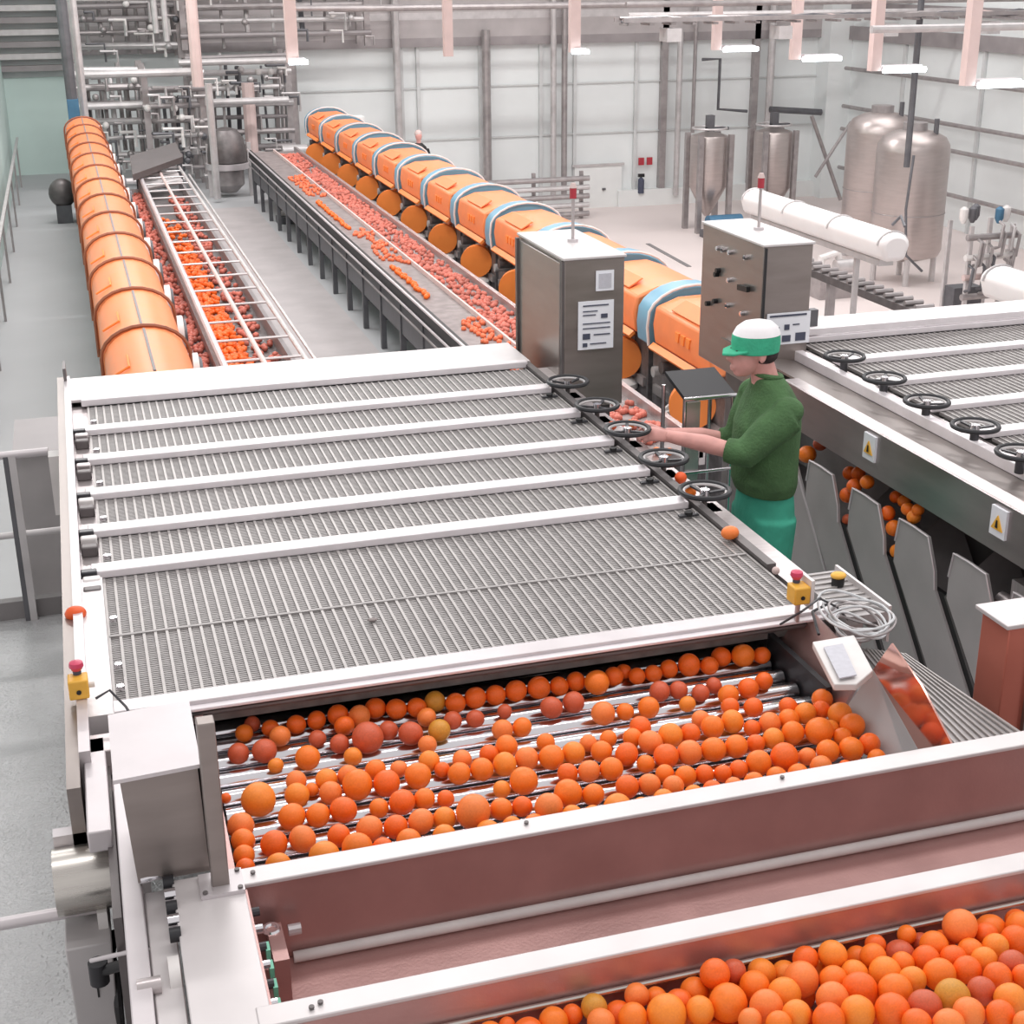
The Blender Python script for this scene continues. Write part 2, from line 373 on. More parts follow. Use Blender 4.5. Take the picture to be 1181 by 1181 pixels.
def cone_tank(cx, cy, r, h0, h1, lb):
    t = thing('cone_tank', (cx, cy, LOW), lb, 'tank', 'cone tanks by the back wall')
    MB().lathe([(r * .2, h0 - .12), (r * .95, h0), (r, h0 + .06), (r, h1), (r * .25, h1 + .75), (.06, h1 + .85)], (cx, cy), 32).build('shell', 'tank', t)
    for k in range(4):
        a = math.radians(45 + 90 * k); x, y = cx + (r + .12) * math.cos(a), cy + (r + .12) * math.sin(a)
        MB().box(x - .07, x + .07, y - .07, y + .07, h0 - .05, LOW).build('leg', 'pipe', t)
    MB().box(cx - .1, cx + .1, cy - .1, cy + .1, h0 - .55, h0 - .1).build('agitator_motor', 'pipe_dark', t)
    MB().box(cx - .1, cx + .55, cy - .08, cy + .08, h0 - .22, h0 - .14).build('gearbox', 'pipe_dark', t)
    MB().ring((cx, cy, h0 - .2), r * .9, .03, 24, 6).build('guard_rail', 'pipe_light', t)
    return t
cone_tank(17.3, 38, .53, 4.55, 5.95, 'steel cone-bottomed tank left of the pair by the back wall')
cone_tank(20.3, 40, .58, 4.75, 6.4, 'steel cone-bottomed tank right of the pair by the back wall')
t = thing('pump_skid', (17.3, 36.8, LOW), 'blue painted pump skid at the foot of the left cone tank', 'pump')
MB().box(16.7, 17.9, 36.5, 37.1, LOW - .2, LOW).build('base', 'pipe_dark', t); MB().cyl((16.8, 36.8, LOW - .4), (17.8, 36.8, LOW - .4), .22, 14).build('pump_body', 'blue_steel', t)
t = thing('filter_box', (16.4, 31, LOW), 'grey floor pump unit with pipework below the long white duct', 'pump')
MB().box(15.95, 16.75, 28.7, 29.3, LOW - .45, LOW).build('base', 'pipe', t)
MB().tube([(16.1, 29, LOW - .45), (16.1, 29, LOW - .9), (16.5, 29, LOW - 1.0), (16.6, 29, LOW - .6)], .1, 10).build('pipe', 'machine_white', t)
MB().cyl((16.4, 28.9, LOW - .7), (16.9, 28.9, LOW - .7), .16, 12).build('motor', 'pipe_light', t)
# valve racks right of the tanks
random.seed(3)
for q, (cx, cy, lb) in enumerate([(18.4, 26.4, 'valve rack with tangled pipes right beside the front large tank'), (19.4, 24.9, 'middle valve rack crowded with manifolds at right'), (20.2, 23.4, 'valve rack nearest the right edge with pipes and pumps')]):
    t = thing('valve_rack', (cx, cy, LOW), lb, 'valve rack', 'valve racks by the right wall')
    for dx in (-.5, .5):
        for dy in (-.4, .4): MB().box(cx + dx - .04, cx + dx + .04, cy + dy - .04, cy + dy + .04, LOW - 2.0, LOW).build('upright', 'pipe_light', t)
    for k in range(4): MB().cyl((cx - .6, cy - .42, LOW - .5 - k * .42), (cx + .6, cy - .42, LOW - .5 - k * .42), .07, 8).build('manifold_pipe', ['pipe', 'beam_pink', 'machine_white', 'pipe'][k], t)
    for k in range(16):
        x = cx - .55 + k * .07; y = cy - .45; h = LOW - random.uniform(.3, 1.7)
        MB().tube([(x, y, h), (x, y - .15, h - .05), (x + .05, y - .15, h - .5), (x + .05, y, h - .55)], .035, 7).build('valve_pipe', random.choice(['pipe', 'pipe_dark', 'pipe_light', 'pipe']), t)
    for k in range(5):
        x = cx - .5 + k * .24; MB().lathe([(.03, LOW - 2.35), (.09, LOW - 2.3), (.09, LOW - 2.1), (.04, LOW - 2.0)], (x, cy + random.uniform(-.3, .3)), 10).build('valve', random.choice(['pipe_dark', 'blue_steel', 'machine_white']), t)
    MB().box(cx - .5, cx + .2, cy + .0, cy + .4, LOW - .6, LOW).build('pump', 'pipe_dark', t)
t = thing('control_box', (20.2, 21.6, LOW), 'pinkish control box on the wall side at the far right edge', 'box')
MB().box(20.0, 20.8, 21.3, 21.7, 5.4, 6.1).build('case', 'beam_pink', t); MB().box(20.2, 20.36, 21.26, 21.3, 5.6, 5.85).build('label_plate', 'white_panel', t)
for x in (20.1, 20.7): MB().box(x - .03, x + .03, 21.4, 21.5, 6.1, LOW).build('leg', 'pipe', t)

# ------------------------------------------------------------------ white covered ducts
def duct(y0, y1, lb):
    X0, hh, r = 9.5, 3.22, .2
    t = thing('covered_duct', (X0, (y0 + y1) / 2, LOW), lb, 'duct', 'white covered ducts')
    prof = []
    for k in range(9):
        a = math.pi * k / 8; prof.append((X0 + r * math.cos(a), hh + .02 - r * .75 * math.sin(a)))
    prof += [(X0 - r * .7, hh + .22), (X0 + r * .7, hh + .22)]
    MB().prism(prof, 'y', y0, y1).build('cover', 'vinyl', t, bevel=.06)
    n = max(2, int((y1 - y0) / 1.3))
    for k in range(n + 1):
        y = y0 + .1 + (y1 - y0 - .2) * k / n
        MB().tube([(X0 + (r + .01) * math.cos(math.pi * j / 10), y, hh + .02 - (r * .75 + .012) * math.sin(math.pi * j / 10)) for j in range(11)], .012, 6).build('seam_strap', 'pipe_light', t)
    MB().box(X0 - .1, X0 + .1, y0 + .2, y1 - .2, hh + .22, hh + .3).build('carrier_rail', 'pipe_light', t)
    for y in (y0 + .9, y1 - .5): MB().box(X0 - .03, X0 + .03, y - .03, y + .03, hh + .28, LOW).build('leg', 'pipe_light', t)
    MB().tube([(X0 + .1, y0 + .3, hh - .18), (X0 + .15, y0 + .2, hh - .3), (X0 + .12, y0 + .05, hh - .2)], .02, 6).build('lifting_handle', 'pipe_dark', t)
duct(15.3, 19.3, 'long white covered duct behind the tall cabinet with knobs')
duct(9.0, 13.3, 'white covered duct cut off by the right edge of the picture')
# dark hanging conveyor chain under first duct
MB_ = None
t = thing('roller_track', (9.9, 18, LOW), 'grey roller track running below the long white duct', 'conveyor')
MB().box(9.8, 10.1, 14.6, 20.5, 4.05, 4.15).build('track', 'steel_dark', t)
for k in range(24): MB().cyl((9.82, 14.8 + .24 * k, 4.02), (10.08, 14.8 + .24 * k, 4.02), .035, 8).build('roller', 'pipe', t)
for y in (15.2, 17.6, 20): MB().box(9.9, 10.0, y - .05, y + .05, 4.15, LOW).build('leg', 'pipe', t)

# ------------------------------------------------------------------ processing pipework at the back left
random.seed(11)
def frame_thing(x0, x1, y0, h0, h1, nv, nh, lb, base=MEZ, dense=10):
    t = thing('piping_frame', ((x0 + x1) / 2, y0, base), lb, 'pipework', 'process pipework frames')
    for x in (x0, x1):
        for dy in (0, 1.2): MB().box(x - .08, x + .08, y0 + dy - .08, y0 + dy + .08, h0, base).build('upright', 'pipe', t)
    for k in range(nh):
        h = h0 + (h1 - h0) * (k + .3) / nh
        MB().cyl((x0 - .1, y0 + random.uniform(-.1, .4), h), (x1 + .1, y0 + random.uniform(-.1, .1), h + random.uniform(-.03, .03)), random.uniform(.05, .1), 8).build('cross_pipe', random.choice(['pipe', 'pipe_light', 'pipe_light', 'beam']), t)
    for k in range(nv):
        x = x0 + (x1 - x0) * (k + .5) / nv + random.uniform(-.06, .06); a = h0 + random.uniform(0, .8) * (h1 - h0) * .5; b_ = random.uniform(.65, 1) * (base - a) + a
        MB().cyl((x, y0 + random.uniform(.1, .9), a), (x, y0 + random.uniform(.1, .9), b_), random.uniform(.03, .075), 8).build('vertical_pipe', random.choice(['pipe', 'pipe', 'pipe_light', 'pipe_dark']), t)
    for k in range(dense):
        x = random.uniform(x0, x1); h = random.uniform(h0 + .2, h1); y = y0 + random.uniform(-.3, .1); q = random.uniform(.15, .5)
        MB().tube([(x, y, h), (x, y - .12, h), (x + q, y - .12, h), (x + q, y - .12, h + q)], random.uniform(.025, .05), 6).build('bent_pipe', random.choice(['pipe', 'pipe_light', 'pipe_dark', 'machine_white']), t)
    for k in range(dense // 2):
        x = random.uniform(x0, x1); h = random.uniform(h0 + .3, h1)
        MB().ell((x, y0 - .15, h), .09, .09, .09, 10, 6).build('valve', random.choice(['pipe_dark', 'pipe_light', 'machine_white', 'pipe']), t)
    return t
frame_thing(.35, 2.0, 39.5, 2.3, 4.9, 12, 6, 'leftmost tall steel frame crowded with vertical pipes', dense=18)
frame_thing(2.0, 3.4, 38.5, 2.4, 5.1, 10, 7, 'second pipe frame from the left with many manifold pipes', dense=26)
frame_thing(3.3, 5.9, 40.5, 2.15, 4.9, 11, 7, 'wide pale pipe frame right of the big grey vessel', dense=22)
frame_thing(.4, 3.2, 41.5, .2, 2.2, 9, 6, 'high frame of overhead pipes at the top left', base=2.3, dense=14)
frame_thing(3.3, 8.3, 41.3, .2, 2.0, 7, 5, 'high overhead pipe bridge right of the top left frame', base=2.1, dense=10)
# long pale pipes crossing
for i, (x0, x1, h, Yp, r, lb) in enumerate([(.2, 3.2, 2.45, 38, .1, 'thick pale pipe crossing the left pipe frames at the top'), (3.0, 5.8, 2.35, 40, .09, 'pale horizontal pipe ending at the right frame upright'),
      (.2, 5.7, 3.3, 39.2, .09, 'pale horizontal pipe halfway up the pipe frames'), (1.0, 2.7, 4.85, 36.5, .07, 'low pale pipe behind the inclined hood')]):
    pipe_thing([(x0, Yp, h), (x1, Yp, h)], r, 'pipe_light', lb, name='process_pipe')
for i, (x, Yp, h0, h1, r, m, lb) in enumerate([(.2, 36, -1, 4.6, .13, 'pipe_dark', 'dark tall drop pipe at the far left column'), (.45, 36.4, -1, 4.4, .1, 'pipe_light', 'pale tall drop pipe beside the dark one at the far left'),
      (3.15, 36.5, -1, 2.7, .14, 'beam_pink', 'thick pinkish drop pipe above the grey vessel'), (3.35, 36, 2.6, 5.3, .09, 'pipe_light', 'bright slim upright before the grey vessel'),
      (4.75, 40, 2.9, 5.0, .17, 'beam_pink', 'pinkish column in the wide pipe frame'), (6.1, 41.5, 2.3, 5.0, .2, 'pipe', 'grey duct at the right end of the pipe frames'),
      (2.5, 40, -1, 1.6, .08, 'pipe_light', 'left of two short pale drop pipes at the top left'), (2.75, 40, -1, 1.8, .08, 'pipe_light', 'right of two short pale drop pipes at the top left')]):
    pipe_thing([(x, Yp, h0), (x, Yp, h1)], r, m, lb, name='drop_pipe')
tag(MB().box(.08, .34, 35.8, 36.2, 2.85, 3.6).build('pipe_clamp', 'blue_steel'), 'dark blue clamp box on the far left drop pipe', 'clamp')
# grey vessel
t = thing('mixing_vessel', (3.7, 37, MEZ), 'rounded dark grey vessel standing between the two extractor lines', 'vessel')
MB().lathe([(.08, 3.72), (.3, 3.78), (.45, 4.0), (.5, 4.35), (.5, 4.55)], (3.75, 37), 24).build('dome', 'steel_dark', t)
MB().lathe([(.34, 4.55), (.54, 4.58), (.54, 4.72), (.34, 4.75)], (3.75, 37), 24).build('flange', 'steel_pale', t)
MB().lathe([(.4, 4.75), (.4, 5.1), (.2, 5.3)], (3.75, 37), 20).build('lower_body', 'pipe', t)
for dx in (-.45, .55): MB().box(3.75 + dx - .05, 3.75 + dx + .05, 36.9, 37.0, 4.1, MEZ).build('leg', 'pipe_light', t)
t = thing('motor_unit', (5.7, 38.5, MEZ), 'pale horizontal motor at the end of the right conveyor', 'motor')
MB().cyl((5.35, 38.5, 4.55), (6.0, 38.5, 4.55), .17, 14).build('motor_body', 'pipe_light', t); MB().box(5.0, 6.2, 38.4, 38.6, 4.75, 4.85).build('base', 'pipe_light', t)
MB().box(5.1, 5.2, 38.4, 38.6, 4.85, MEZ).build('leg', 'pipe', t); MB().box(6.0, 6.1, 38.4, 38.6, 4.85, MEZ).build('leg', 'pipe', t)
t = thing('drive_motor', (-.25, 34.5, MEZ), 'dark round drive motor on the floor left of the left extractor line', 'motor')
MB().ell((-.25, 34.3, 4.75), .3, .3, .33, 16, 10).build('motor_body', 'steel_dark', t); MB().box(-.42, -.08, 34.1, 34.5, 5.0, MEZ).build('base', 'pipe_dark', t)
t = thing('white_hatch_box', (6.6, 36.5, 4), 'white box with a dark opening above the far end of the right extractors', 'box')
MB().box(6.15, 7.2, 36.6, 37, 3.55, 4.6).build('case', 'white_panel', t); MB().box(6.8, 7.0, 36.56, 36.6, 3.75, 4.2).build('opening', 'black', t)

# ------------------------------------------------------------------ left extractor line
def left_unit():
    t = thing('juice_extractor', (0, 0, MEZ), 'x', 'juice extractor', 'left line of orange juice extractors')
    L = 1.72; W = .39; top = 3.2
    def arch(w, hT, hB):
        P = [(-w, hB), (-w, hT + .3)]
        for k in range(1, 12): a = math.pi * k / 12; P.append((-w * math.cos(a), hT + .3 - .3 * math.sin(a)))
        return P + [(w, hT + .3), (w, hB)]
    MB().prism(arch(W, top, 3.85), 'y', -L / 2, L / 2 - .03).build('cover', 'cover_orange', t, bevel=.02)
    pr = arch(W + .025, top - .02, 3.9); MB().tube([(x, L / 2 - .02, h) for x, h in pr], .02, 6).build('shadow_rib', 'shadow_joint', t)  # brown hoop paints the shadowed joint between two covers
    MB().box(-.012, .012, -L / 2 + .05, L / 2 - .1, top - .012, top + .01).build('cover_joint', 'kerb', t)
    MB().tube([(-.36, -.5, top + .11), (-.2, -.5, top + .025), (-.2, -.1, top + .025)], .012, 6).build('cover_handle', 'disc_orange', t)
    MB().box(-.33, .33, -L / 2 + .1, L / 2 - .1, 3.85, MEZ - .2).build('body', 'machine_grey', t)
    for dx in (-.28, .28):
        for dy in (-.6, .6): MB().box(dx - .04, dx + .04, dy - .04, dy + .04, MEZ - .2, MEZ).build('foot', 'pipe_dark', t)
    MB().cyl((.42, 0, 3.95), (.56, 0, 3.95), .22, 20).build('pulley', 'machine_white', t)
    MB().ring((.57, 0, 3.95), .15, .03, 20, 6, 'x').build('pulley_ring', 'pipe_dark', t)
    MB().cyl((.4, -.4, 4.15), (.4, -.15, 4.15), .07, 12).build('motor', 'machine_grey', t)
    return t
lu = left_unit()
ordw = ['nearest', 'second', 'third', 'fourth', 'fifth', 'sixth', 'seventh', 'eighth', 'ninth', 'tenth', 'eleventh', 'twelfth', 'thirteenth', 'fourteenth']
for k in range(13):
    o = lu if k == 0 else copy_tree(lu)
    y = 12.1 + 1.78 * k + .85
    o.location = (.49 - .0105 * k, y, CZ - MEZ)
    o['label'] = 'orange-covered juice extractor in the left line, ' + ordw[k] + (' to' if k == 0 else ' from') + ' the camera'

struct(MB().box(2.5, 4.1, 7.5, 35, MEZ - .012, MEZ), 'floor_strip', 'band')
# inclined screen conveyor with rails and rungs
t = thing('grading_conveyor', (1.7, 22, MEZ), 'ladder-like roller conveyor carrying oranges beside the left extractor line', 'conveyor')
for x, m, r in ((1.3, 'steel_pale', .045), (1.72, 'beam_pink', .03), (2.16, 'pipe_light', .03)):
    MB().cyl((x, 13.6, 3.9), (x, 31.2, 3.9), r, 10).build('rail', m, t)
MB().cyl((2.3, 13.6, 3.98), (2.3, 30.5, 3.98), .02, 8).build('rail', 'pipe_light', t)
for k in range(19): MB().cyl((1.3, 14.0 + .92 * k, 3.9), (2.16, 14.0 + .92 * k, 3.9), .016, 6).build('rung', 'pipe_light', t)
MB().box(.98, 1.28, 12.8, 30.5, 4.22, 4.28).build('belt', 'belt', t)
MB().box(1.34, 2.12, 12.8, 30.5, 4.3, 4.36).build('belt', 'steel_dark', t)
MB().box(1.27, 1.34, 12.8, 31, 4.05, 4.36).build('side_panel', 'pipe', t); MB().box(2.12, 2.17, 12.8, 31, 4.12, 4.42).build('side_panel', 'beam', t)
for y in range(14, 32, 3):
    for x in (1.05, 2.12): MB().box(x - .04, x + .04, y - .04, y + .04, 4.36, MEZ).build('leg', 'pipe_dark', t)
t = thing('conveyor_hood', (1.7, 31.5, MEZ), 'brown-grey sloping hood over the far end of the ladder-like conveyor', 'hood')
MB().slab([(1.12, 28.9, 3.72), (2.27, 31.4, 3.72), (2.3, 33.6, 3.66), (1.2, 31.4, 3.66)], (0, 0, .12)).build('cover', 'steel_dark', t)
MB().box(1.25, 1.35, 30.6, 30.7, 3.8, MEZ).build('leg', 'pipe_dark', t); MB().box(2.2, 2.3, 32.2, 32.3, 3.8, MEZ).build('leg', 'pipe_dark', t)
for k in range(4): tag(MB().cyl((1.36, 30.9 - .5 * k, 4.05), (2.1, 31.6 - .5 * k, 4.05), .06, 8).build('screen_bar', 'pipe_light', t))

def stuff_oranges(name, spots, mi, label, cat='oranges'):
    mb = MB()
    import itertools
    t_ = (1 + 5 ** .5) / 2
    V = [Vector(p).normalized() for p in [(-1, t_, 0), (1, t_, 0), (-1, -t_, 0), (1, -t_, 0), (0, -1, t_), (0, 1, t_), (0, -1, -t_), (0, 1, -t_), (t_, 0, -1), (t_, 0, 1), (-t_, 0, -1), (-t_, 0, 1)]]
    Fc = [(0, 11, 5), (0, 5, 1), (0, 1, 7), (0, 7, 10), (0, 10, 11), (1, 5, 9), (5, 11, 4), (11, 10, 2), (10, 7, 6), (7, 1, 8), (3, 9, 4), (3, 4, 2), (3, 2, 6), (3, 6, 8), (3, 8, 9), (4, 9, 5), (2, 4, 11), (6, 2, 10), (8, 6, 7), (9, 8, 1)]
    for x, y, h, r in spots: mb.add([(x + r * p.x, y + r * p.y, h + r * p.z) for p in V], Fc)
    o = mb.build(name, M[mi] if isinstance(mi, str) else ORG[mi], angle=80)
    return tag(o, label, cat, kind='stuff')
random.seed(21)
sp = []
for k in range(1500):
    y = random.uniform(12.9, 26.5) ; 
    if random.random() < (y - 12.9) / 16: continue
    sp.append((1.36 + random.random() ** 1.1 * .36, y, 4.25 - random.random() * .05, .045))
stuff_oranges('orange_stream', sp, 1, 'stream of bright oranges between the rails of the ladder-like conveyor')
sp = [(random.uniform(1.0, 1.26), random.uniform(12.9, 29.5), 4.18, .042) for k in range(620)]
stuff_oranges('orange_stream', sp, 'peel_dull', 'dull red oranges on the belt along the left extractor line')
sp = [(random.uniform(1.78, 2.08), random.uniform(12.9, 29.5), 4.26, .042) for k in range(330)]
stuff_oranges('orange_stream', sp, 'peel_dull', 'scattered oranges under the right half of the ladder-like conveyor')

# ------------------------------------------------------------------ right conveyor
t = thing('feed_conveyor', (4.6, 24, MEZ), 'long wide belt conveyor feeding the right line of extractors', 'conveyor')
y0, y1 = 11.5, 35.8
MB().box(4.22, 5.3, y0, y1, 4.22, 4.28).build('belt', 'belt', t)
MB().cyl((4.13, y0, 4.14), (4.13, y1, 4.14), .02, 8).build('guide_rail', 'steel_pale', t)
MB().box(4.16, 4.22, y0, y1, 4.16, 4.4).build('side_panel', 'black', t)
MB().cyl((4.14, y0, 4.34), (4.14, y1, 4.34), .018, 8).build('guide_rail', 'steel_pale', t)
MB().box(4.2, 4.3, y0, y1, 4.4, 4.85).build('under_shade', 'pipe_dark', t)  # dark panel stands in for the shadow under the belt
MB().cyl((4.16, y0, 4.52), (4.16, y1, 4.52), .015, 8).build('guide_rail', 'pipe', t)
MB().box(5.26, 5.32, y0, y1, 4.12, 4.35).build('side_panel', 'steel', t)
MB().box(4.75, 4.78, y0, y1, 4.16, 4.24).build('lane_divider', 'beam_pink', t)
for k in range(18):
    y = 12.6 + 1.35 * k
    for x in (4.22, 5.2): MB().box(x - .04, x + .04, y - .04, y + .04, 4.28, MEZ).build('leg', 'pipe_dark', t)
    MB().box(4.22, 5.2, y - .03, y + .03, 4.9, 4.96).build('cross_brace', 'pipe_dark', t)
MB().box(4.6, 5.1, 14, 34, 4.6, 5.0).build('drip_tray', 'pipe_dark', t)
random.seed(5)
sp = []
for k in range(2600):
    y = random.uniform(11.8, 35); x = random.uniform(4.79, 5.22)
    g = math.sin(y * 1.3 + x * 5) + math.sin(y * 3.1) * .5
    if random.random() < .25 + .35 * (g < .2): continue
    sp.append((x, y, 4.2, .04))
stuff_oranges('orange_stream', sp, 'peel_dull', 'pinkish red oranges spread over the right lane of the long belt conveyor')
sp = []
for k in range(700):
    y = random.uniform(11.8, 35); x = random.uniform(4.4, 4.74)
    if math.sin(y * .9) + x - 4.6 < .2: continue
    sp.append((x, y, 4.2, .038))
stuff_oranges('orange_stream', sp, 'peel_mid', 'oranges gathered in patches on the left lane of the long belt conveyor')
sp = [(4.42 + random.uniform(-.03, .03), y, 4.19, .042) for y in [18.6 + .075 * k for k in range(30)]] + [(4.42 + random.uniform(-.03, .03), 24.3 + .08 * k, 4.19, .042) for k in range(40)]
stuff_oranges('orange_stream', sp, 1, 'single files of bright oranges along the left edge of the long belt conveyor')
t = thing('screw_motor', (4.5, 32.5, MEZ), 'pale motors on the floor under the far end of the long belt conveyor', 'motor')
MB().cyl((4.35, 32.5, 5.15), (4.75, 32.5, 5.15), .1, 10).build('motor_body', 'machine_white', t); MB().box(4.3, 5.0, 32.3, 32.7, 5.25, MEZ).build('base', 'pipe_dark', t)

# ------------------------------------------------------------------ right extractor line
def right_unit():
    t = thing('juice_extractor', (0, 0, MEZ), 'x', 'juice extractor', 'right line of orange juice extractors')
    # cover: faceted profile seen from the left; x relative to row axis (lip plane at x=-.45)
    P = [(-.45, 3.86), (-.48, 3.64), (-.45, 3.45), (-.2, 3.36), (.25, 3.35), (.47, 3.43), (.57, 3.62), (.57, 3.86)]
    MB().prism(P, 'y', -.78, .72).build('cover', 'cover_orange', t, bevel=.03)
    MB().slab([(-.47, -.76, 3.84), (-.47, .7, 3.84), (-.53, .7, 3.89), (-.53, -.76, 3.89)], (.02, 0, .03)).build('cover_lip', 'disc_orange', t)
    MB().slab([(-.41, -.45, 3.43), (-.41, .35, 3.43), (-.24, .35, 3.33), (-.24, -.45, 3.33)], (-.014, 0, -.016)).build('cover_panel', 'cover_orange', t, bevel=.008)
    for k, (yy, ww) in enumerate([(-.3, .1), (-.16, .1), (-.02, .1)]):
        MB().prism([(yy, 3.58), (yy + ww, 3.58), (yy + ww * .8, 3.68), (yy + ww * .2, 3.68)], 'x', -.49, -.46).build('emblem', 'disc_orange', t)
    def arch(sc):
        A = [(-.48 * sc, 3.9), (-.5 * sc, 3.7)]
        for k in range(1, 12): a = math.pi * k / 12; A.append((.05 - .55 * sc * math.cos(a), 3.62 - .345 * sc * math.sin(a)))
        return A + [(.6 * sc, 3.7), (.6 * sc, 3.9)]
    MB().prism(arch(1.0), 'y', .78, 1.14).build('arch', 'cover_blue', t, bevel=.02)
    MB().tube([(x - .01, .76, h - .01) for x, h in arch(1.02)], .016, 6).build('arch_rim', 'machine_white', t)
    MB().box(-.3, .5, -.8, 1.1, 3.8, MEZ - .2).build('body', 'machine_grey', t)
    for dx in (-.25, .45):
        for dy in (-.7, 1.0): MB().box(dx - .05, dx + .05, dy - .05, dy + .05, MEZ - .2, MEZ).build('foot', 'pipe_dark', t)
    # lower end: disc, drum, gearbox
    yo = .0
    MB().cyl((-.52, -.5, 4.22), (-.47, -.38, 4.22), .24, 28).build('end_disc', 'disc_orange', t)
    MB().tube([(-.50 + .06 * j, -.44 + .02 * j, 4.22 - .25 * math.sin(.5 + .32 * j)) for j in range(7)], [.03] * 7, 8).build('disc_hood', 'cover_orange', t)
    MB().lathe([(.12, 4.46), (.2, 4.52), (.2, 4.58)], (-.48, -.42), 16).build('disc_base', 'machine_white', t)
    MB().cyl((-.36, -.36, 4.2), (-.32, -.2, 4.2), .22, 20).build('drum', 'machine_white', t)
    MB().box(-.29, -.07, -.64, -.46, 3.96, 4.3).build('gearbox', 'machine_white', t, bevel=.03)
    MB().cyl((-.5, .4, 4.05), (-.25, .4, 4.05), .07, 12).build('motor', 'steel_dark', t)
    MB().cyl((-.5, .62, 4.15), (-.25, .62, 4.15), .06, 12).build('motor', 'pipe_light', t)
    MB().tube([(-.62, -.3, 4.3), (-.66, -.1, 4.4), (-.6, .1, 4.45), (-.45, .2, 4.4)], .025, 6).build('hose', 'machine_white', t)
    MB().box(-.34, -.3, -.75, 1.0, 4.4, 4.5).build('ledge', 'pipe', t)
    return t
ru = right_unit()
farw = ordw
for k in range(12):
    o = ru if k == 0 else copy_tree(ru)
    o.location = (6.3 - .012 * k, 13.35 + 2.01 * k, CZ - MEZ)
    o['label'] = 'orange-covered juice extractor with side disc in the right line, ' + farw[k] + (' to' if k == 0 else ' from') + ' the camera'

# far person behind the right extractor line
def remesh(o, vs, it=4):
    r = o.modifiers.new('remesh', 'REMESH'); r.mode = 'VOXEL'; r.voxel_size = vs; r.use_smooth_shade = True
    s = o.modifiers.new('smooth', 'SMOOTH'); s.factor = .5; s.iterations = it
    return o
fx, fy = 8.67, 37.0
struct(MB().box(8.2, 9.2, 36.5, 37.6, 5.76, 5.85).box(8.25, 8.35, 36.55, 36.65, 5.85, LOW).box(9.05, 9.15, 37.4, 37.5, 5.85, LOW).box(9.05, 9.15, 36.55, 36.65, 5.85, LOW).box(8.25, 8.35, 37.4, 37.5, 5.85, LOW), 'floor_landing', 'band')
per = thing('person', (fx, fy, 5.75), 'distant person in a dark jacket standing behind the right extractor line', 'person')
b = MB()
b.ell((fx, fy, 4.12), .09, .1, .13).tube([(fx, fy, 4.2), (fx, fy, 4.4)], .06, 8)
b.loft([((fx, fy, 5.0), (.17, 0, 0), (0, .12, 0)), ((fx, fy, 4.6), (.19, 0, 0), (0, .13, 0)), ((fx, fy, 4.38), (.14, 0, 0), (0, .1, 0))])
for s in (-1, 1):
    b.tube([(fx + s * .1, fy, 4.95), (fx + s * .1, fy - .02, 5.35), (fx + s * .1, fy, 5.72)], [.1, .07, .05], 8).ell((fx + s * .1, fy - .08, 5.71), .05, .12, .04)
    b.tube([(fx + s * .19, fy, 4.46), (fx + s * .25, fy - .05, 4.72), (fx + s * .12, fy - .2, 4.8)], [.06, .05, .04], 8)
    b.ell((fx + s * .08, fy - .24, 4.8), .045, .05, .04)
remesh(b.build('body', 'skin', per), .025, 3)
b = MB(); b.loft([((fx, fy, 5.05), (.2, 0, 0), (0, .15, 0)), ((fx, fy, 4.6), (.23, 0, 0), (0, .16, 0)), ((fx, fy, 4.4), (.2, 0, 0), (0, .13, 0)), ((fx, fy, 4.3), (.09, 0, 0), (0, .08, 0))])
for s in (-1, 1): b.tube([(fx + s * .19, fy, 4.46), (fx + s * .26, fy - .05, 4.72), (fx + s * .14, fy - .18, 4.8)], [.085, .075, .06], 8)
remesh(b.build('jacket', 'black', per), .02, 3)
b = MB()
for s in (-1, 1): b.tube([(fx + s * .09, fy, 4.98), (fx + s * .1, fy - .02, 5.35), (fx + s * .1, fy, 5.7)], [.12, .09, .075], 8)
b.build('trousers', 'ink', per)
MB().ell((fx, fy + .02, 4.07), .1, .11, .1).build('hair', 'beam_pink', per)

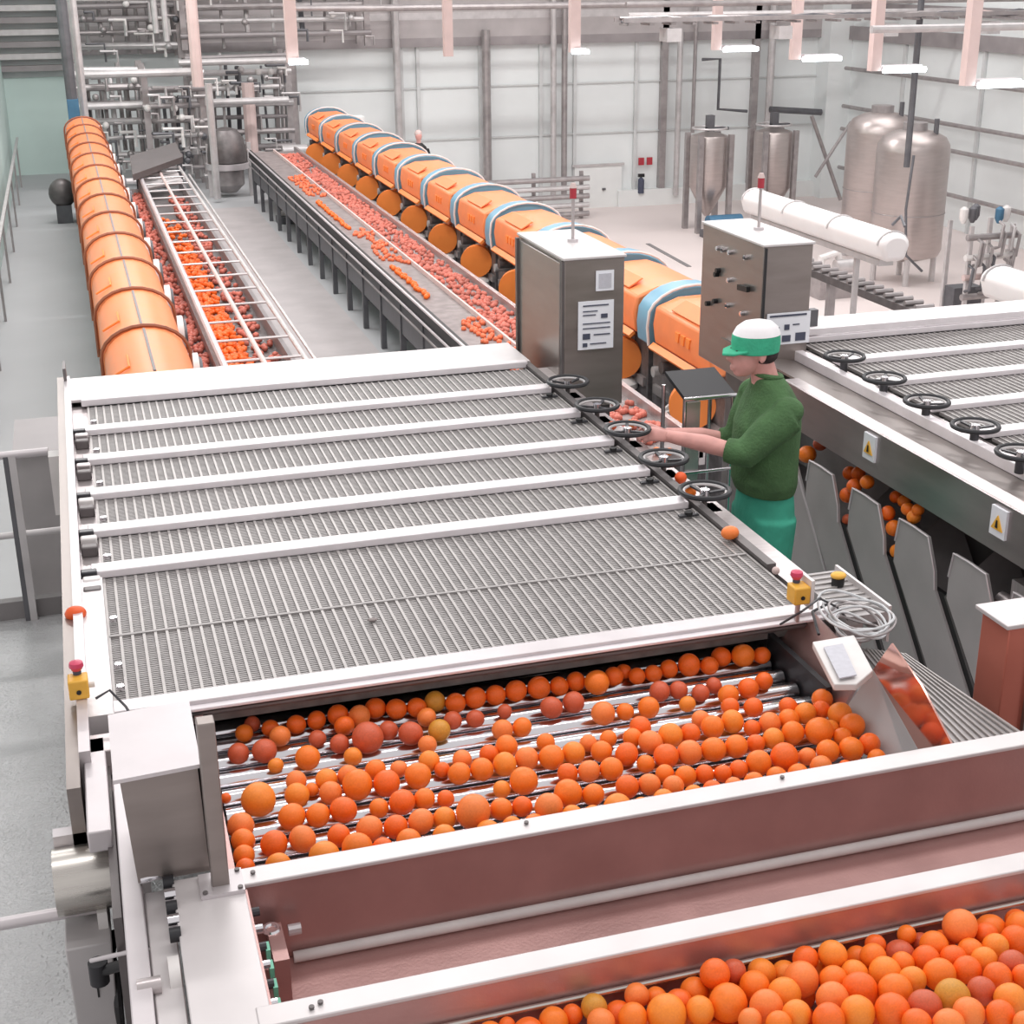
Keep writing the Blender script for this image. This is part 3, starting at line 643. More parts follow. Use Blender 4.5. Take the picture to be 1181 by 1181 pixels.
# ------------------------------------------------------------------ the two sizing machines
BARS = [6.60, 6.16, 5.71, 5.285, 4.885]
def sizer(name, x0, x1, left, label):
    t = thing(name, ((x0 + x1) / 2, 5.6, FLH), label, 'sizing machine', 'roller sizing machines with grating tops')
    yb, yf = 7.08, 3.86
    # gratings, one per bay
    edges = [yb] + BARS + [yf]
    random.seed(9)
    for i in range(6):
        a, b_ = edges[i] - .05, edges[i + 1] + .05
        if i == 5: b_ = yf
        g = MB(); n = int((x1 - x0 - .1) / .036)
        for k in range(n + 1):
            x = x0 + .05 + k * (x1 - x0 - .1) / n; g.box(x - .0045, x + .0045, b_, a, 2.006, 2.022)
        go = g.build('grating_panel', 'wire', t)
        g2 = MB(); m = int((a - b_) / .013)
        for k in range(m + 1):
            y = b_ + k * (a - b_) / m; g2.box(x0 + .05, x1 - .05, y - .0038, y + .0038, 2.011, 2.017)
        if i == 5 and left: g2.box(x0 + .05, x1 - .05, 4.34, 4.352, 2.004, 2.018)
        g2.build('cross_wire_mesh', 'wire_fine', go)
    # dark rollers and deck under the gratings
    MB().box(x0 + .03, x1 - .03, yf, yb, 2.075, 2.1).build('inner_deck', 'deck', t)
    for k in range(26):
        y = yf + .07 + k * .123; MB().cyl((x0 + .05, y, 2.06), (x1 - .05, y, 2.06), .022, 8).build('sizing_roller', 'deck', t)
    # cross bars
    for i, y in enumerate(BARS):
        c = MB(); c.box(x0 + .01, x1 - .06, y - .042, y + .038, 1.98, 2.01).build('cross_bar', 'steel_bar', t, bevel=.004)
    MB().box(x0 + .02, x1 - .03, 7.05, 7.1, 1.975, 2.01).build('cross_bar', 'steel_bar', t, bevel=.004)
    # back sheet
    MB().box(x0 - .03, x1 + .0, 7.1, 7.52, 1.985, 2.0).build('back_sheet', 'steel_plate', t, bevel=.003)
    MB().box(x0 - .03, x1 + .0, 7.48, 7.52, 2.0, 2.7).build('back_panel', 'steel_dark', t)
    MB().box(x0, x1, yf, 7.48, 2.4, 2.46).build('lower_deck', 'steel_dark', t)
    for x in (x0 + .05, x1 - .05):
        for y in (3.95, 5.6, 7.3): MB().box(x - .04, x + .04, y - .04, y + .04, 2.46, FLH).build('leg', 'pipe', t)
    return t
lm = sizer('sizing_machine', -.1, 2.24, True, 'long sizing machine with six grating bays filling the left half')
# left machine: side rail, end blocks, front beam
MB().box(-.19, -.155, 3.4, 7.56, 1.985, 2.5).build('side_panel', 'steel_cab', lm)
MB().box(-.155, -.125, 3.55, 7.5, 1.965, 2.3).build('side_rail', 'steel_pale', lm)
MB().box(-.155, -.14, 7.4, 7.56, 1.9, 2.0).build('corner_post', 'steel_dark', lm)
MB().box(-.126, -.055, 3.78, 4.8, 1.985, 2.06).build('side_rail', 'steel_plate', lm)
MB().box(-.126, -.055, 4.8, 7.1, 2.02, 2.06).build('side_rail', 'steel', lm)
for i, y in enumerate(BARS):
    MB().box(-.125, -.07, y - .05, y - .015, 1.975, 2.02).build('bearing_block', 'plastic_dark', lm, bevel=.004)
    MB().box(-.12, -.06, y - .11, y - .07, 1.98, 2.02).build('bearing_block', 'machine_white' if i > 1 else 'steel', lm, bevel=.006)
    MB().box(-.12, -.06, y - .2, y - .16, 1.98, 2.02).build('bearing_block', 'steel_dark', lm, bevel=.006)
    MB().cyl((-.03, y + .12, 2.0), (-.03, y + .12, 1.985), .014, 10).build('bolt', 'chrome', lm)
    MB().cyl((2.14, y - .13, 2.0), (2.14, y - .13, 1.985), .016, 10).build('clamp_knob', 'black', lm)
    MB().box(2.1, 2.18, y - .14, y - .12, 1.996, 2.004).build('clamp_plate', 'plastic_dark', lm)
for y in (4.45, 4.1, 3.95): MB().cyl((-.03, y, 2.0), (-.03, y, 1.985), .012, 10).build('bolt', 'chrome', lm)
MB().box(-.06, 2.28, 3.785, 3.86, 1.985, 2.005).build('front_beam', 'steel_pale', lm, bevel=.004)
MB().box(.15, 2.28, 3.758, 3.785, 1.997, 2.008).build('front_lip', 'steel_bar', lm, bevel=.003)
MB().cyl((.15, 3.79, 2.03), (2.2, 3.79, 2.03), .01, 10).build('front_rod', 'steel_dark', lm)
MB().box(2.24, 2.34, 3.77, 7.1, 2.03, 2.42).build('side_panel', 'steel', lm)
MB().box(2.2, 2.235, 4.2, 7.1, 1.99, 2.04).build('side_rail', 'steel_dark', lm)
# discarded leaf debris
tag(MB().ell((.78, 4.2, 2.0), .018, .012, .006, 8, 6).build('withered_leaf', 'belt'), 'small dark leaf scrap lying on the front grating', 'leaf')
def handwheel(x, y, h, parent, r=.1, flip=0):
    w_ = MB(); w_.ring((x, y, h), r, .011, 32, 8); wo = w_.build('handwheel', 'rubber', parent)
    s_ = MB(); s_.ring((x, y, h + .004), r - .014, .006, 32, 6); s_.build('wheel_inner_rim', 'pipe_light', wo)
    for k in range(3):
        a = math.radians(30 + 120 * k + flip); MB().bar((x, y, h + .012), (x + r * math.cos(a), y + r * math.sin(a), h), .014, .008).build('spoke', 'plastic_dark', wo)
    MB().cyl((x, y, h + .03), (x, y, h - .006), .02, 12).build('hub', 'chrome', wo)
    MB().cyl((x, y, h + .02), (x, y, h + .08), .012, 10).build('spindle', 'steel_dark', wo)
for i, (u, v) in enumerate([(655, 440), (688, 467), (720, 495), (765, 528), (810, 566)]):
    x, y, h = atH(u, v, 1.955); handwheel(2.262, y, 1.955, lm, .098, 20 * i)
    MB().box(2.2, 2.32, y - .05, y + .05, 2.03, 2.06).build('wheel_bracket', 'steel_dark', lm)

rm = sizer('sizing_machine', 3.78, 6.3, False, 'twin sizing machine with five black handwheels at the right edge')
MB().box(3.69, 3.74, 3.0, 7.3, 1.995, 2.05).build('side_rail', 'steel_bar', rm, bevel=.004)
MB().box(3.74, 3.8, 3.0, 7.1, 2.02, 2.06).build('side_rail', 'steel', rm)
MB().slab([(3.69, 3.0, 2.05), (3.69, 7.3, 2.05), (3.44, 7.3, 2.0), (3.44, 3.0, 2.0)], (0, 0, .012)).build('gutter_floor', 'steel_cab', rm)
MB().box(3.36, 3.44, 3.0, 6.35, 1.988, 2.0).build('gutter_lip', 'steel', rm, bevel=.004)
MB().box(3.35, 3.365, 3.0, 6.3, 1.99, 2.2).build('gutter_face', 'steel_chan', rm)
MB().box(3.69, 3.72, 3.0, 7.3, 2.05, 2.6).build('side_panel', 'steel_dark', rm)
MB().box(3.6, 6.3, 7.05, 7.1, 1.93, 1.965).build('cross_bar', 'steel_bar', rm)
MB().box(3.95, 4.0, 7.2, 7.25, 1.86, 2.0).build('post', 'pipe_dark', rm)
for i, (u, v) in enumerate([(974, 411), (1020, 436), (1069, 463), (1125, 491), (1178, 522)]):
    x, y, h = atH(u, v, 1.93); handwheel(x, y, 1.93, rm, .1, 25 * i)
    MB().cyl((x, y, 1.96), (x, y, 2.02), .02, 12).build('wheel_pedestal', 'plastic_dark', rm)
for i, (y, q) in enumerate([(5.46, 0), (4.47, 1)]):
    l = MB().box(3.338, 3.35, y - .05, y + .05, 1.99 + .02, 2.13).build('warning_label', 'paper', rm)
    MB().prism([(y - .036, 2.1), (y + .036, 2.1), (y, 2.04)], 'x', 3.333, 3.338).build('warning_triangle', 'yellow', l)
    MB().prism([(y - .008, 2.092), (y + .008, 2.092), (y + .004, 2.06), (y - .004, 2.06)], 'x', 3.331, 3.333).build('warning_mark', 'black', l)
# chutes below the gutter
SY = [6.04, 5.615, 5.2, 4.775, 4.36]
prof = [(-.02, 2.318), (-.13, 2.314), (-.25, 2.318), (-.32, 2.45), (-.335, 2.53), (-.335 - .55, 3.15), (-.07 - .5, 3.15), (.0, 2.53), (.0, 2.43)]
def chute(i, s, lb, x0=3.355):
    t = thing('discharge_chute', (3.5, s - .2, FLH), lb, 'chute', 'discharge chutes under the right sizing machine')
    MB().prism([(s + a, h) for a, h in prof], 'x', x0, x0 + .012).build('side_plate', 'steel_chute', t)
    e = [(s + a, h) for a, h in prof]
    MB().tube([(x0 - .002, a, h) for a, h in [e[8], e[0], e[1], e[2], e[3], e[4]]], .005, 6).build('folded_edge', 'steel_pale', t)
    MB().slab([(x0 + .012, s - .4, 2.53), (x0 + .3, s - .4, 2.3), (x0 + .3, s - .95, 2.92), (x0 + .012, s - .95, 3.15)], (0, .01, .01)).build('slide', 'steel_dark', t)
    MB().slab([(x0 + .013, s - .31, 2.53), (x0 + .013, s - .43, 2.53), (x0 + .013, s - .98, 3.15), (x0 + .013, s - .86, 3.15)], (.02, 0, 0)).build('belt_strip', 'black', t)
    for dy in (-.5, -.75): MB().box(x0 + .1, x0 + .14, s + dy, s + dy + .04, 3.0, FLH).build('foot', 'pipe_dark', t)
for i, s in enumerate(SY):
    chute(i, s, ['first grey slanting discharge chute plate, right behind the worker', 'second grey slanting chute plate, right of the single-orange slot',
                 'third grey slanting chute plate, under the warning labels', 'fourth grey slanting chute plate, nearer than the full pockets', 'fifth slanting chute plate, nearest, beside the orange-tinted box'][i])
t = thing('chute_end_plate', (3.4, 6.3, FLH), 'tall grey end plate behind the worker where the chutes begin', 'plate')
MB().prism([(6.46, 2.25), (6.2, 2.33), (6.05, 2.52), (5.5, 3.15), (6.1, 3.15), (6.46, 2.9)], 'x', 3.355, 3.367).build('side_plate', 'steel_chute', t)
MB().tube([(3.352, 6.46, 2.25), (3.352, 6.2, 2.33), (3.352, 6.05, 2.52), (3.352, 5.5, 3.15)], .006, 6).build('folded_edge', 'steel_pale', t)
MB().box(3.37, 3.42, 5.9, 5.95, 3.1, FLH).build('foot', 'pipe_dark', t)
struct(MB().box(3.75, 3.78, 3.2, 7.2, 2.2, FLH), 'trim_1', 'steel_dark')
t = thing('belt_drive', (3.5, 4.1, FLH), 'grimy drive bracket and shafts under the near gutter at right', 'drive')
MB().cyl((3.42, 4.0, 2.42), (3.42, 4.5, 2.42), .03, 12).build('shaft', 'steel', t); MB().box(3.4, 3.5, 4.3, 4.42, 2.3, 2.6).build('bracket', 'steel', t)
MB().box(3.4, 3.46, 4.05, 4.12, 2.36, FLH).build('post', 'steel_dark', t); MB().cyl((3.36, 4.22, 2.4), (3.5, 4.22, 2.4), .05, 14).build('roller', 'steel_dark', t)

# ------------------------------------------------------------------ control cabinets
def beacon(x, y, h0, h1, lb):
    t = thing('signal_beacon', (x, y, h0), lb, 'beacon', 'red signal beacons on the cabinets')
    MB().cyl((x, y, h0), (x, y, h0 - .015), .03, 14).build('base', 'steel_pale', t)
    MB().cyl((x, y, h0 - .01), (x, y, h1), .009, 10).build('pole', 'steel', t)
    MB().cyl((x, y, h1), (x, y, h1 - .055), .019, 14).build('lens', 'red_lens', t)
    MB().cyl((x, y, h1 - .055), (x, y, h1 - .08), .021, 14, .012).build('cap', 'beam_pink', t)
def cabinet(x0, x1, lb, knobs, door_left):
    y0, y1, h0, h1 = 6.87, 7.66, 1.40, 2.2
    t = thing('control_cabinet', ((x0 + x1) / 2, (y0 + y1) / 2, FLH), lb, 'cabinet', 'tall steel control cabinets')
    MB().box(x0, x1, y0, y1, h0 + .012, h1).build('case', 'steel_cab', t, bevel=.006)
    MB().box(x0 - .008, x1 + .008, y0 - .008, y1 + .008, h0, h0 + .014).build('top_plate', 'steel_plate', t, bevel=.003)
    MB().box(x0 + .05, x1 - .05, y0 + .05, y1 - .3, h1, FLH).build('plinth', 'steel_dark', t)
    if door_left:
        MB().box(x0 - .016, x0, y0 + .03, y1 - .03, h0 + .03, h1 - .06).build('door', 'steel_cab', t, bevel=.004)
        MB().box(x0 - .03, x0 - .012, y1 - .06, y1 - .03, h0 + .02, h1 - .05).build('door_edge', 'steel_dark', t)
        MB().box(x0 - .012, x0, y0, y0 + .03, h0 + .02, h1 - .02).build('door_edge', 'steel_dark', t)
    return t
c1 = cabinet(2.35, 2.68, 'tall steel cabinet with two paper notices at the end of the left grating', 0, True)
p = MB().box(2.425, 2.62, 6.86, 6.866, 1.63, 1.885).build('paper_notice', 'paper', c1)
for k, (a, b_, h, w_) in enumerate([(2.45, 2.59, 1.65, .006), (2.55, 2.585, 1.70, .022), (2.45, 2.6, 1.745, .005), (2.45, 2.6, 1.77, .005), (2.45, 2.49, 1.80, .03), (2.51, 2.6, 1.805, .006), (2.45, 2.475, 1.85, .02), (2.49, 2.58, 1.853, .005), (2.45, 2.53, 1.68, .005), (2.45, 2.52, 1.70, .005)]):
    MB().box(a, b_, 6.856, 6.86, h, h + w_).build('printed_mark', 'ink', p)
p = MB().box(2.52, 2.618, 6.86, 6.866, 1.475, 1.58).build('name_plate', 'paper', c1); MB().box(2.535, 2.603, 6.857, 6.86, 1.49, 1.565).build('plate_face', 'label_grey', p)
beacon(2.545, 7.3, 1.4, 1.17, 'red signal beacon on the cabinet with two paper notices')
c2 = cabinet(3.47, 3.76, 'tall steel cabinet with knobs on its side behind the worker', 1, False)
MB().box(3.473, 3.485, 6.858, 6.872, 1.42, 2.19).build('door_joint', 'rubber', c2)
for k, (y, h) in enumerate([(7.42, 1.514), (7.355, 1.512), (7.264, 1.51), (7.066, 1.503), (7.26, 1.665), (7.265, 1.81), (7.075, 1.815)]):
    kb = MB().cyl((3.47, y, h), (3.448, y, h), .014, 12).build('knob', 'chrome', c2); MB().cyl((3.448, y, h), (3.444, y, h), .009, 10).build('knob_cap', 'pipe_dark' if k % 2 else 'chrome', kb)
for k, (y, h) in enumerate([(7.43, 1.665), (7.53, 1.855), (7.43, 1.82), (7.41, 1.64)]):
    MB().cyl((3.47, y, h), (3.445, y, h), .015, 12).build('push_button', 'black', c2)
MB().bar((3.452, 7.12, 1.675), (3.452, 7.0, 1.665), .02, .03).build('door_handle', 'black', c2)
p = MB().box(3.505, 3.765, 6.86, 6.866, 1.775, 1.95).build('paper_notice', 'paper', c2)
for k, (a, b_, h, w_) in enumerate([(3.52, 3.74, 1.785, .01), (3.61, 3.64, 1.84, .03), (3.57, 3.58, 1.85, .01), (3.6, 3.65, 1.9, .035), (3.68, 3.74, 1.89, .045), (3.66, 3.7, 1.84, .006)]):
    MB().box(a, b_, 6.856, 6.86, h, h + w_).build('printed_mark', 'ink', p)
beacon(3.645, 7.3, 1.4, 1.17, 'red signal beacon on the cabinet with knobs, before the white duct')

# console stand between machines
t = thing('operator_stand', (2.8, 6.3, FLH), 'steel framed stand with a black top in front of the worker', 'stand')
MB().slab([(2.66, 6.0, 1.925), (2.92, 6.0, 1.925), (2.92, 6.25, 1.86), (2.66, 6.25, 1.86)], (0, 0, .02)).build('top', 'rubber', t)
MB().cyl((2.65, 5.99, 1.93), (2.92, 5.99, 1.93), .01, 10).build('front_bar', 'chrome', t)
MB().box(2.67, 2.74, 6.0, 6.03, 1.95, FLH).build('panel', 'steel', t)
for x, y in ((2.66, 6.0), (2.91, 6.0), (2.66, 6.26), (2.91, 6.26)): MB().cyl((x, y, 1.93), (x, y, FLH), .01, 10).build('leg', 'chrome', t)
MB().cyl((2.66, 5.99, 2.3), (2.91, 5.99, 2.3), .008, 10).build('cross_bar', 'chrome', t)

# ------------------------------------------------------------------ near end: roller bed, trough, hopper
rb = thing('roller_bed', (1.1, 3.4, FLH), 'bed of shiny chrome rollers carrying oranges in the foreground', 'roller conveyor')
RT = 2.15; RR = .034
ys = [3.05 + .098 * k for k in range(10)]
for y in ys:
    ro = MB().cyl((.21, y, RT + RR), (2.03, y, RT + RR), RR, 24).build('roller', 'chrome', rb)
    MB().cyl((.19, y, RT + RR), (.21, y, RT + RR), .014, 10).build('axle', 'steel_dark', ro)
MB().box(.15, 2.2, 2.95, 3.95, 2.3, 2.32).build('drip_pan', 'steel_dark', rb)
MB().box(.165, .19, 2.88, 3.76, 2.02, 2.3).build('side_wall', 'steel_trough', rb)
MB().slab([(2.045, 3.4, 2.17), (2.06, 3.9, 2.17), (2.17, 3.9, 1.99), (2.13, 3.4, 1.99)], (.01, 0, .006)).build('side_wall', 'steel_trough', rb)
MB().slab([atX(1007, 772, 2.13), atX(1028, 742, 2.13), atX(1062, 790, 2.13), atX(1097, 858, 2.13), atX(1058, 864, 2.13)], (.006, 0, 0)).build('guard_plate', 'mirror_steel', rb)
MB().box(2.04, 2.06, 3.46, 3.86, 2.08, 2.2).build('rubber_seal', 'rubber', rb)
MB().slab([(2.045, 2.93, 2.17), (2.045, 3.4, 2.17), atX(1007, 772, 2.13), atX(1060, 866, 2.13)], (.004, 0, .004)).build('guide_plate', 'steel_chute', rb)
for x in (.2, 2.05):
    for y in (3.0, 3.8): MB().box(x - .03, x + .03, y - .03, y + .03, 2.32, FLH).build('leg', 'steel', rb)

tr = thing('trough', (1.4, 2.65, FLH), 'long steel trough with painted warm reflection and pale rims across the lower right', 'trough')
X0, X1 = .19, 2.75
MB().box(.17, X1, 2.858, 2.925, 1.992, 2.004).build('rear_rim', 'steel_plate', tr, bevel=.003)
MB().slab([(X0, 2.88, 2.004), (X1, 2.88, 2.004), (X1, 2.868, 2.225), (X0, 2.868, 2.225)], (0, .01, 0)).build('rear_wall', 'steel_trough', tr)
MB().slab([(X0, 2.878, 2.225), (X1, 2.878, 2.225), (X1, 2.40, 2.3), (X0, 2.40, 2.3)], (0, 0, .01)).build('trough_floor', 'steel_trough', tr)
MB().cyl((.3, 2.852, 2.216), (X1, 2.852, 2.216), .014, 12).build('spray_pipe', 'machine_white', tr)  # white colour stands in for the bright highlight along the crease
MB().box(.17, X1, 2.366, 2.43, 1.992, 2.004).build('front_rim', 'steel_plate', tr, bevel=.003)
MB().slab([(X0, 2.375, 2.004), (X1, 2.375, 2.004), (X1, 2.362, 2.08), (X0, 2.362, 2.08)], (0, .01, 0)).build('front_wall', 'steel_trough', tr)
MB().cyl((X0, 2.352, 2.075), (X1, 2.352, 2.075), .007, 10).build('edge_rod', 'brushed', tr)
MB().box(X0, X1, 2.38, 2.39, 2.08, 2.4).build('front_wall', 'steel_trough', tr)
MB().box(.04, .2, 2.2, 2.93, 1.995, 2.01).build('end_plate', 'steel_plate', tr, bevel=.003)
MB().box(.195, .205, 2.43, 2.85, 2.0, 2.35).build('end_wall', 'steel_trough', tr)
for k in range(6):
    y = 2.8 - .055 * k; MB().cyl((.205, y, 2.03 + .008 * k), (.225, y, 2.03 + .008 * k), .011, 10).build('chain_pin', 'chrome' if k % 2 else 'plastic_dark', tr)
    if k > 1: MB().box(.222, .232, y - .016, y + .016, 2.03 + .008 * k, 2.055 + .008 * k).build('chain_clip', 'green_clip', tr)
for k in range(5):
    y = 2.93 - .05 * k; MB().cyl((.02, y, 2.0), (.045, y, 2.0), .017, 12).build('side_roller', 'chrome' if k % 2 else 'rubber', tr)
b1 = MB().box(.24, .275, 2.7, 2.84, 2.1, 2.25).build('bearing_bracket', 'steel_trough', tr)
MB().ring((.25, 2.82, 2.1), .017, .006, 16, 6).build('bearing_ring', 'chrome', b1); MB().cyl((.29, 2.83, 2.12), (.32, 2.83, 2.12), .014, 10).build('bolt', 'steel_pale', b1)
for x, y in ((.09, 2.36), (.28, 2.39), (.225, 2.895), (.3, 2.4), (.9, 2.9), (1.6, 2.9)): MB().cyl((x, y, 1.99), (x, y, 1.985), .006, 8).build('bolt', 'steel_dark', tr)
for x in (.1, 1.4, 2.6): MB().box(x - .04, x + .04, 2.5, 2.58, 2.31, FLH).build('leg', 'steel', tr)

hp = thing('fruit_hopper', (1.3, 2.1, FLH), 'steel hopper full of oranges at the lower right corner', 'hopper')
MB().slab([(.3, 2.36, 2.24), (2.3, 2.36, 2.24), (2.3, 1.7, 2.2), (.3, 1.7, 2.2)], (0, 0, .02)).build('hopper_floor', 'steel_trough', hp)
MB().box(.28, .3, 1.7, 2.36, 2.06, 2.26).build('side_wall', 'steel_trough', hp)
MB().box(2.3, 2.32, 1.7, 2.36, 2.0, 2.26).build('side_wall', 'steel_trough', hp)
for x in (.35, 2.25):
    for y in (1.8, 2.3): MB().box(x - .03, x + .03, y - .03, y + .03, 2.26, FLH).build('leg', 'steel', hp)

# left near frame, hood box, post
nf = thing('machine_end_frame', (-.05, 2.9, FLH), 'pale steel beams of the machine end at the lower left', 'machine frame')
MB().box(-.145, -.087, 3.2, 3.68, 2.0, 2.06).build('beam', 'steel_pale', nf, bevel=.004)
MB().box(-.075, -.028, 2.15, 3.5, 2.01, 2.08).build('beam', 'steel_pale', nf, bevel=.003)
MB().box(-.025, .036, 2.15, 2.95, 2.03, 2.09).build('beam', 'steel_plate', nf, bevel=.003)
MB().box(-.145, .15, 3.6, 3.7, 2.0, 2.08).build('beam', 'steel', nf, bevel=.003)
MB().box(-.1, -.08, 2.9, 3.62, 2.05, 2.5).build('side_panel', 'steel_dark', nf)
for y in (2.3, 3.55): MB().box(-.09, -.03, y - .03, y + .03, 2.08, FLH).build('leg', 'steel', nf)
MB().cyl((-.03, 2.95, 1.995), (.1, 2.97, 1.995), .008, 10).build('rod', 'chrome', nf)
hb = thing('hooded_box', (.04, 3.1, 2.0), 'upright steel box with a slanted pale lid at the roller bed corner', 'box')
MB().hull8([(-.035, 2.95, 2.0), (.13, 2.95, 2.0), (-.035, 3.2, 2.0), (.13, 3.2, 2.0), (-.05, 2.95, 1.70), (.125, 2.95, 1.70), (-.05, 3.2, 1.70), (.125, 3.2, 1.70)]).build('case', 'steel_cab', hb)
MB().hull8([(-.062, 2.915, 1.708), (.132, 2.915, 1.70), (-.062, 3.215, 1.70), (.132, 3.215, 1.69), (-.062, 2.915, 1.698), (.132, 2.915, 1.69), (-.062, 3.215, 1.69), (.132, 3.215, 1.68)]).build('lid', 'steel_pale', hb)
ps = thing('corner_post', (.15, 2.88, 2.0), 'slim brownish steel post bolted at the trough corner', 'post')
MB().box(.128, .168, 2.86, 2.9, 1.56, 2.0).build('post', 'steel_cab', ps, bevel=.003)
MB().box(.1, .2, 2.83, 2.92, 1.985, 1.995).build('foot_plate', 'steel_pale', ps)
for x, y in ((.11, 2.84), (.19, 2.84), (.19, 2.91)): MB().cyl((x, y, 1.985), (x, y, 1.98), .006, 8).build('bolt', 'steel_dark', ps)

mt = thing('drum_motor', (-.17, 3.33, FLH), 'shiny steel cylinder sticking out at the lower left', 'motor')
MB().cyl((-.245, 3.34, 2.22), (-.085, 3.34, 2.22), .088, 36).build('shell', 'brushed', mt)
MB().box(-.24, -.09, 3.4, 3.44, 2.12, 2.16).build('flange', 'steel_pale', mt)
MB().box(-.09, -.075, 3.3, 3.38, 2.2, 2.5).build('mounting_plate', 'steel_dark', mt)
t = thing('drive_housing', (-.18, 3.3, FLH), 'dark grey box housing hanging below the shiny cylinder', 'housing')
MB().hull8([(-.225, 3.14, 2.62), (-.13, 3.14, 2.62), (-.225, 3.3, 2.62), (-.13, 3.3, 2.62), (-.235, 3.2, 2.33), (-.12, 3.2, 2.33), (-.235, 3.4, 2.33), (-.12, 3.4, 2.33)]).build('case', 'steel_chute', t, bevel=.004)
MB().box(-.17, -.165, 3.17, 3.2, 2.42, 2.47).build('latch', 'black', t); MB().box(-.2, -.17, 3.2, 3.26, 2.6, FLH).build('leg', 'steel_dark', t)
t = thing('guard_rail', (-.6, 3.32, FLH), 'pale tubular handrail entering from the left edge below the shiny cylinder', 'railing')
MB().cyl((-2.0, 3.32, 2.3), (-.14, 3.32, 2.3), .017, 14).build('rail', 'steel_pale', t)
MB().box(-.15, -.125, 3.26, 3.32, 2.28, 2.4).build('end_clamp', 'machine_white', t); MB().cyl((-1.6, 3.32, 2.3), (-1.6, 3.32, FLH), .017, 12).build('post', 'steel_pale', t)
t = thing('adjusting_lever', (-.07, 3.0, 2.1), 'black lever with a thin pale rod at the lower left frame', 'lever')
a1 = atH(105, 1108, 2.2); a2 = atH(192, 1088, 2.05)
MB().cyl(a1, a2, .0055, 10).build('rod', 'steel_pale', t)
a1 = atH(114, 1121, 2.3); a2 = atH(150, 1110, 2.25); MB().cyl(a1, a2, .014, 12).build('arm', 'black', t); MB().cyl((a1[0], a1[1], a1[2] - .03), (a1[0], a1[1], a1[2] + .03), .024, 14).build('pivot', 'rubber', t)
t = thing('chain_drive', (-.1, 2.9, 2.6), 'black chain and cable drive hanging under the lower left frame', 'chain drive')
c0 = [atH(132, 1075, 2.4), atH(128, 1100, 2.42), atH(135, 1130, 2.45), atH(137, 1160, 2.5), atH(140, 1195, 2.6)]
MB().tube(c0, .012, 8).build('chain', 'black', t); MB().tube([(x + .035, y, h) for x, y, h in c0], .008, 8).build('cable', 'rubber', t)
MB().box(-.15, -.09, 2.4, 2.95, 2.5, FLH).build('support', 'steel_chute', t)
t = thing('idler_wheel', (0, 2.6, 2.1), 'white round idler wheel beside the grey end plate', 'wheel')
x, y, h = atH(203, 1135, 2.06); MB().cyl((x - .012, y, h), (x + .012, y, h), .06, 28).build('wheel', 'machine_white', t); MB().cyl((x - .06, y, h - .01), (x - .01, y, h - .01), .012, 12).build('axle', 'steel_plate', t)
x, y, h = atH(170, 1143, 2.03); MB().cyl((x - .02, y, h - .01), (x + .03, y, h - .01), .02, 16).build('bushing', 'steel', t)

# e-stops
def estop(x, y, h, lb, cap=True):
    t = thing('emergency_stop_box', (x, y, h), lb, 'emergency stop', 'yellow emergency stop boxes')
    MB().box(x - .028, x + .028, y - .03, y + .03, h - .06, h).build('case', 'yellow', t, bevel=.005)
    MB().cyl((x, y + .02, h - .06), (x, y + .02, h - .075), .012, 12).build('collar', 'ink', t)
    MB().lathe([(.005, h - .102), (.019, h - .097), (.021, h - .085), (.014, h - .073)], (x, y + .02), 16).build('button', 'pinkred', t)
    MB().cyl((x + .028, y, h - .03), (x + .045, y, h - .03), .009, 10).build('cable_gland', 'machine_white', t)
    MB().cyl((x, y - .031, h - .025), (x, y - .034, h - .025), .007, 10).build('screw', 'black', t)
    return t
x, y, h = atH(89, 797, 1.95); estop(-.145, y, 1.965, 'yellow emergency stop box with pink button on the left side rail')
x, y, h = atH(921, 684, 1.90); e2 = estop(x, y, 1.93, 'yellow emergency stop box with pink button at the right grating corner')
MB().cyl((x, y, 1.93), (x, y, 2.0), .009, 10).build('post', 'steel', e2); 
MB().box(x + .028, x + .04, y - .03, y + .04, 1.85, 1.95).build('back_plate', 'machine_white', e2)
tag(MB().tube([atH(900, 720, 1.98), atH(925, 705, 1.9), atH(945, 690, 1.9), atH(965, 700, 1.95), atH(978, 715, 1.98)], .004, 6).build('cable', 'plastic_dark'), 'dark cable from the right yellow stop box to the cable coil', 'cable')
tag(MB().tube([(-.1, 3.8, 1.94), (-.06, 3.82, 1.93), (-.02, 3.78, 1.97), (.0, 3.7, 1.99)], .004, 6).build('cable', 'plastic_dark'), 'thin dark cable by the left yellow stop box', 'cable')
# blobs of rag / peel
for (u, v, lb) in ((842, 613, 'crumpled orange-yellow fruit half on the right edge of the grating'), (87, 706, 'squashed orange fruit on the left side rail')):
    x, y, h = atH(u, v, 1.97); o = MB().ell((x, y, 1.975), .035, .028, .026, 16, 10).build('crushed_orange', ORG[6 if u > 500 else 3]); tag(o, lb, 'orange')
x, y, h = atH(895, 655, 1.97); tag(MB().ell((x, y, 1.98), .014, .014, .014).build('sensor_knob', 'beam_pink'), 'tiny pinkish knob beside the right yellow stop box', 'knob')
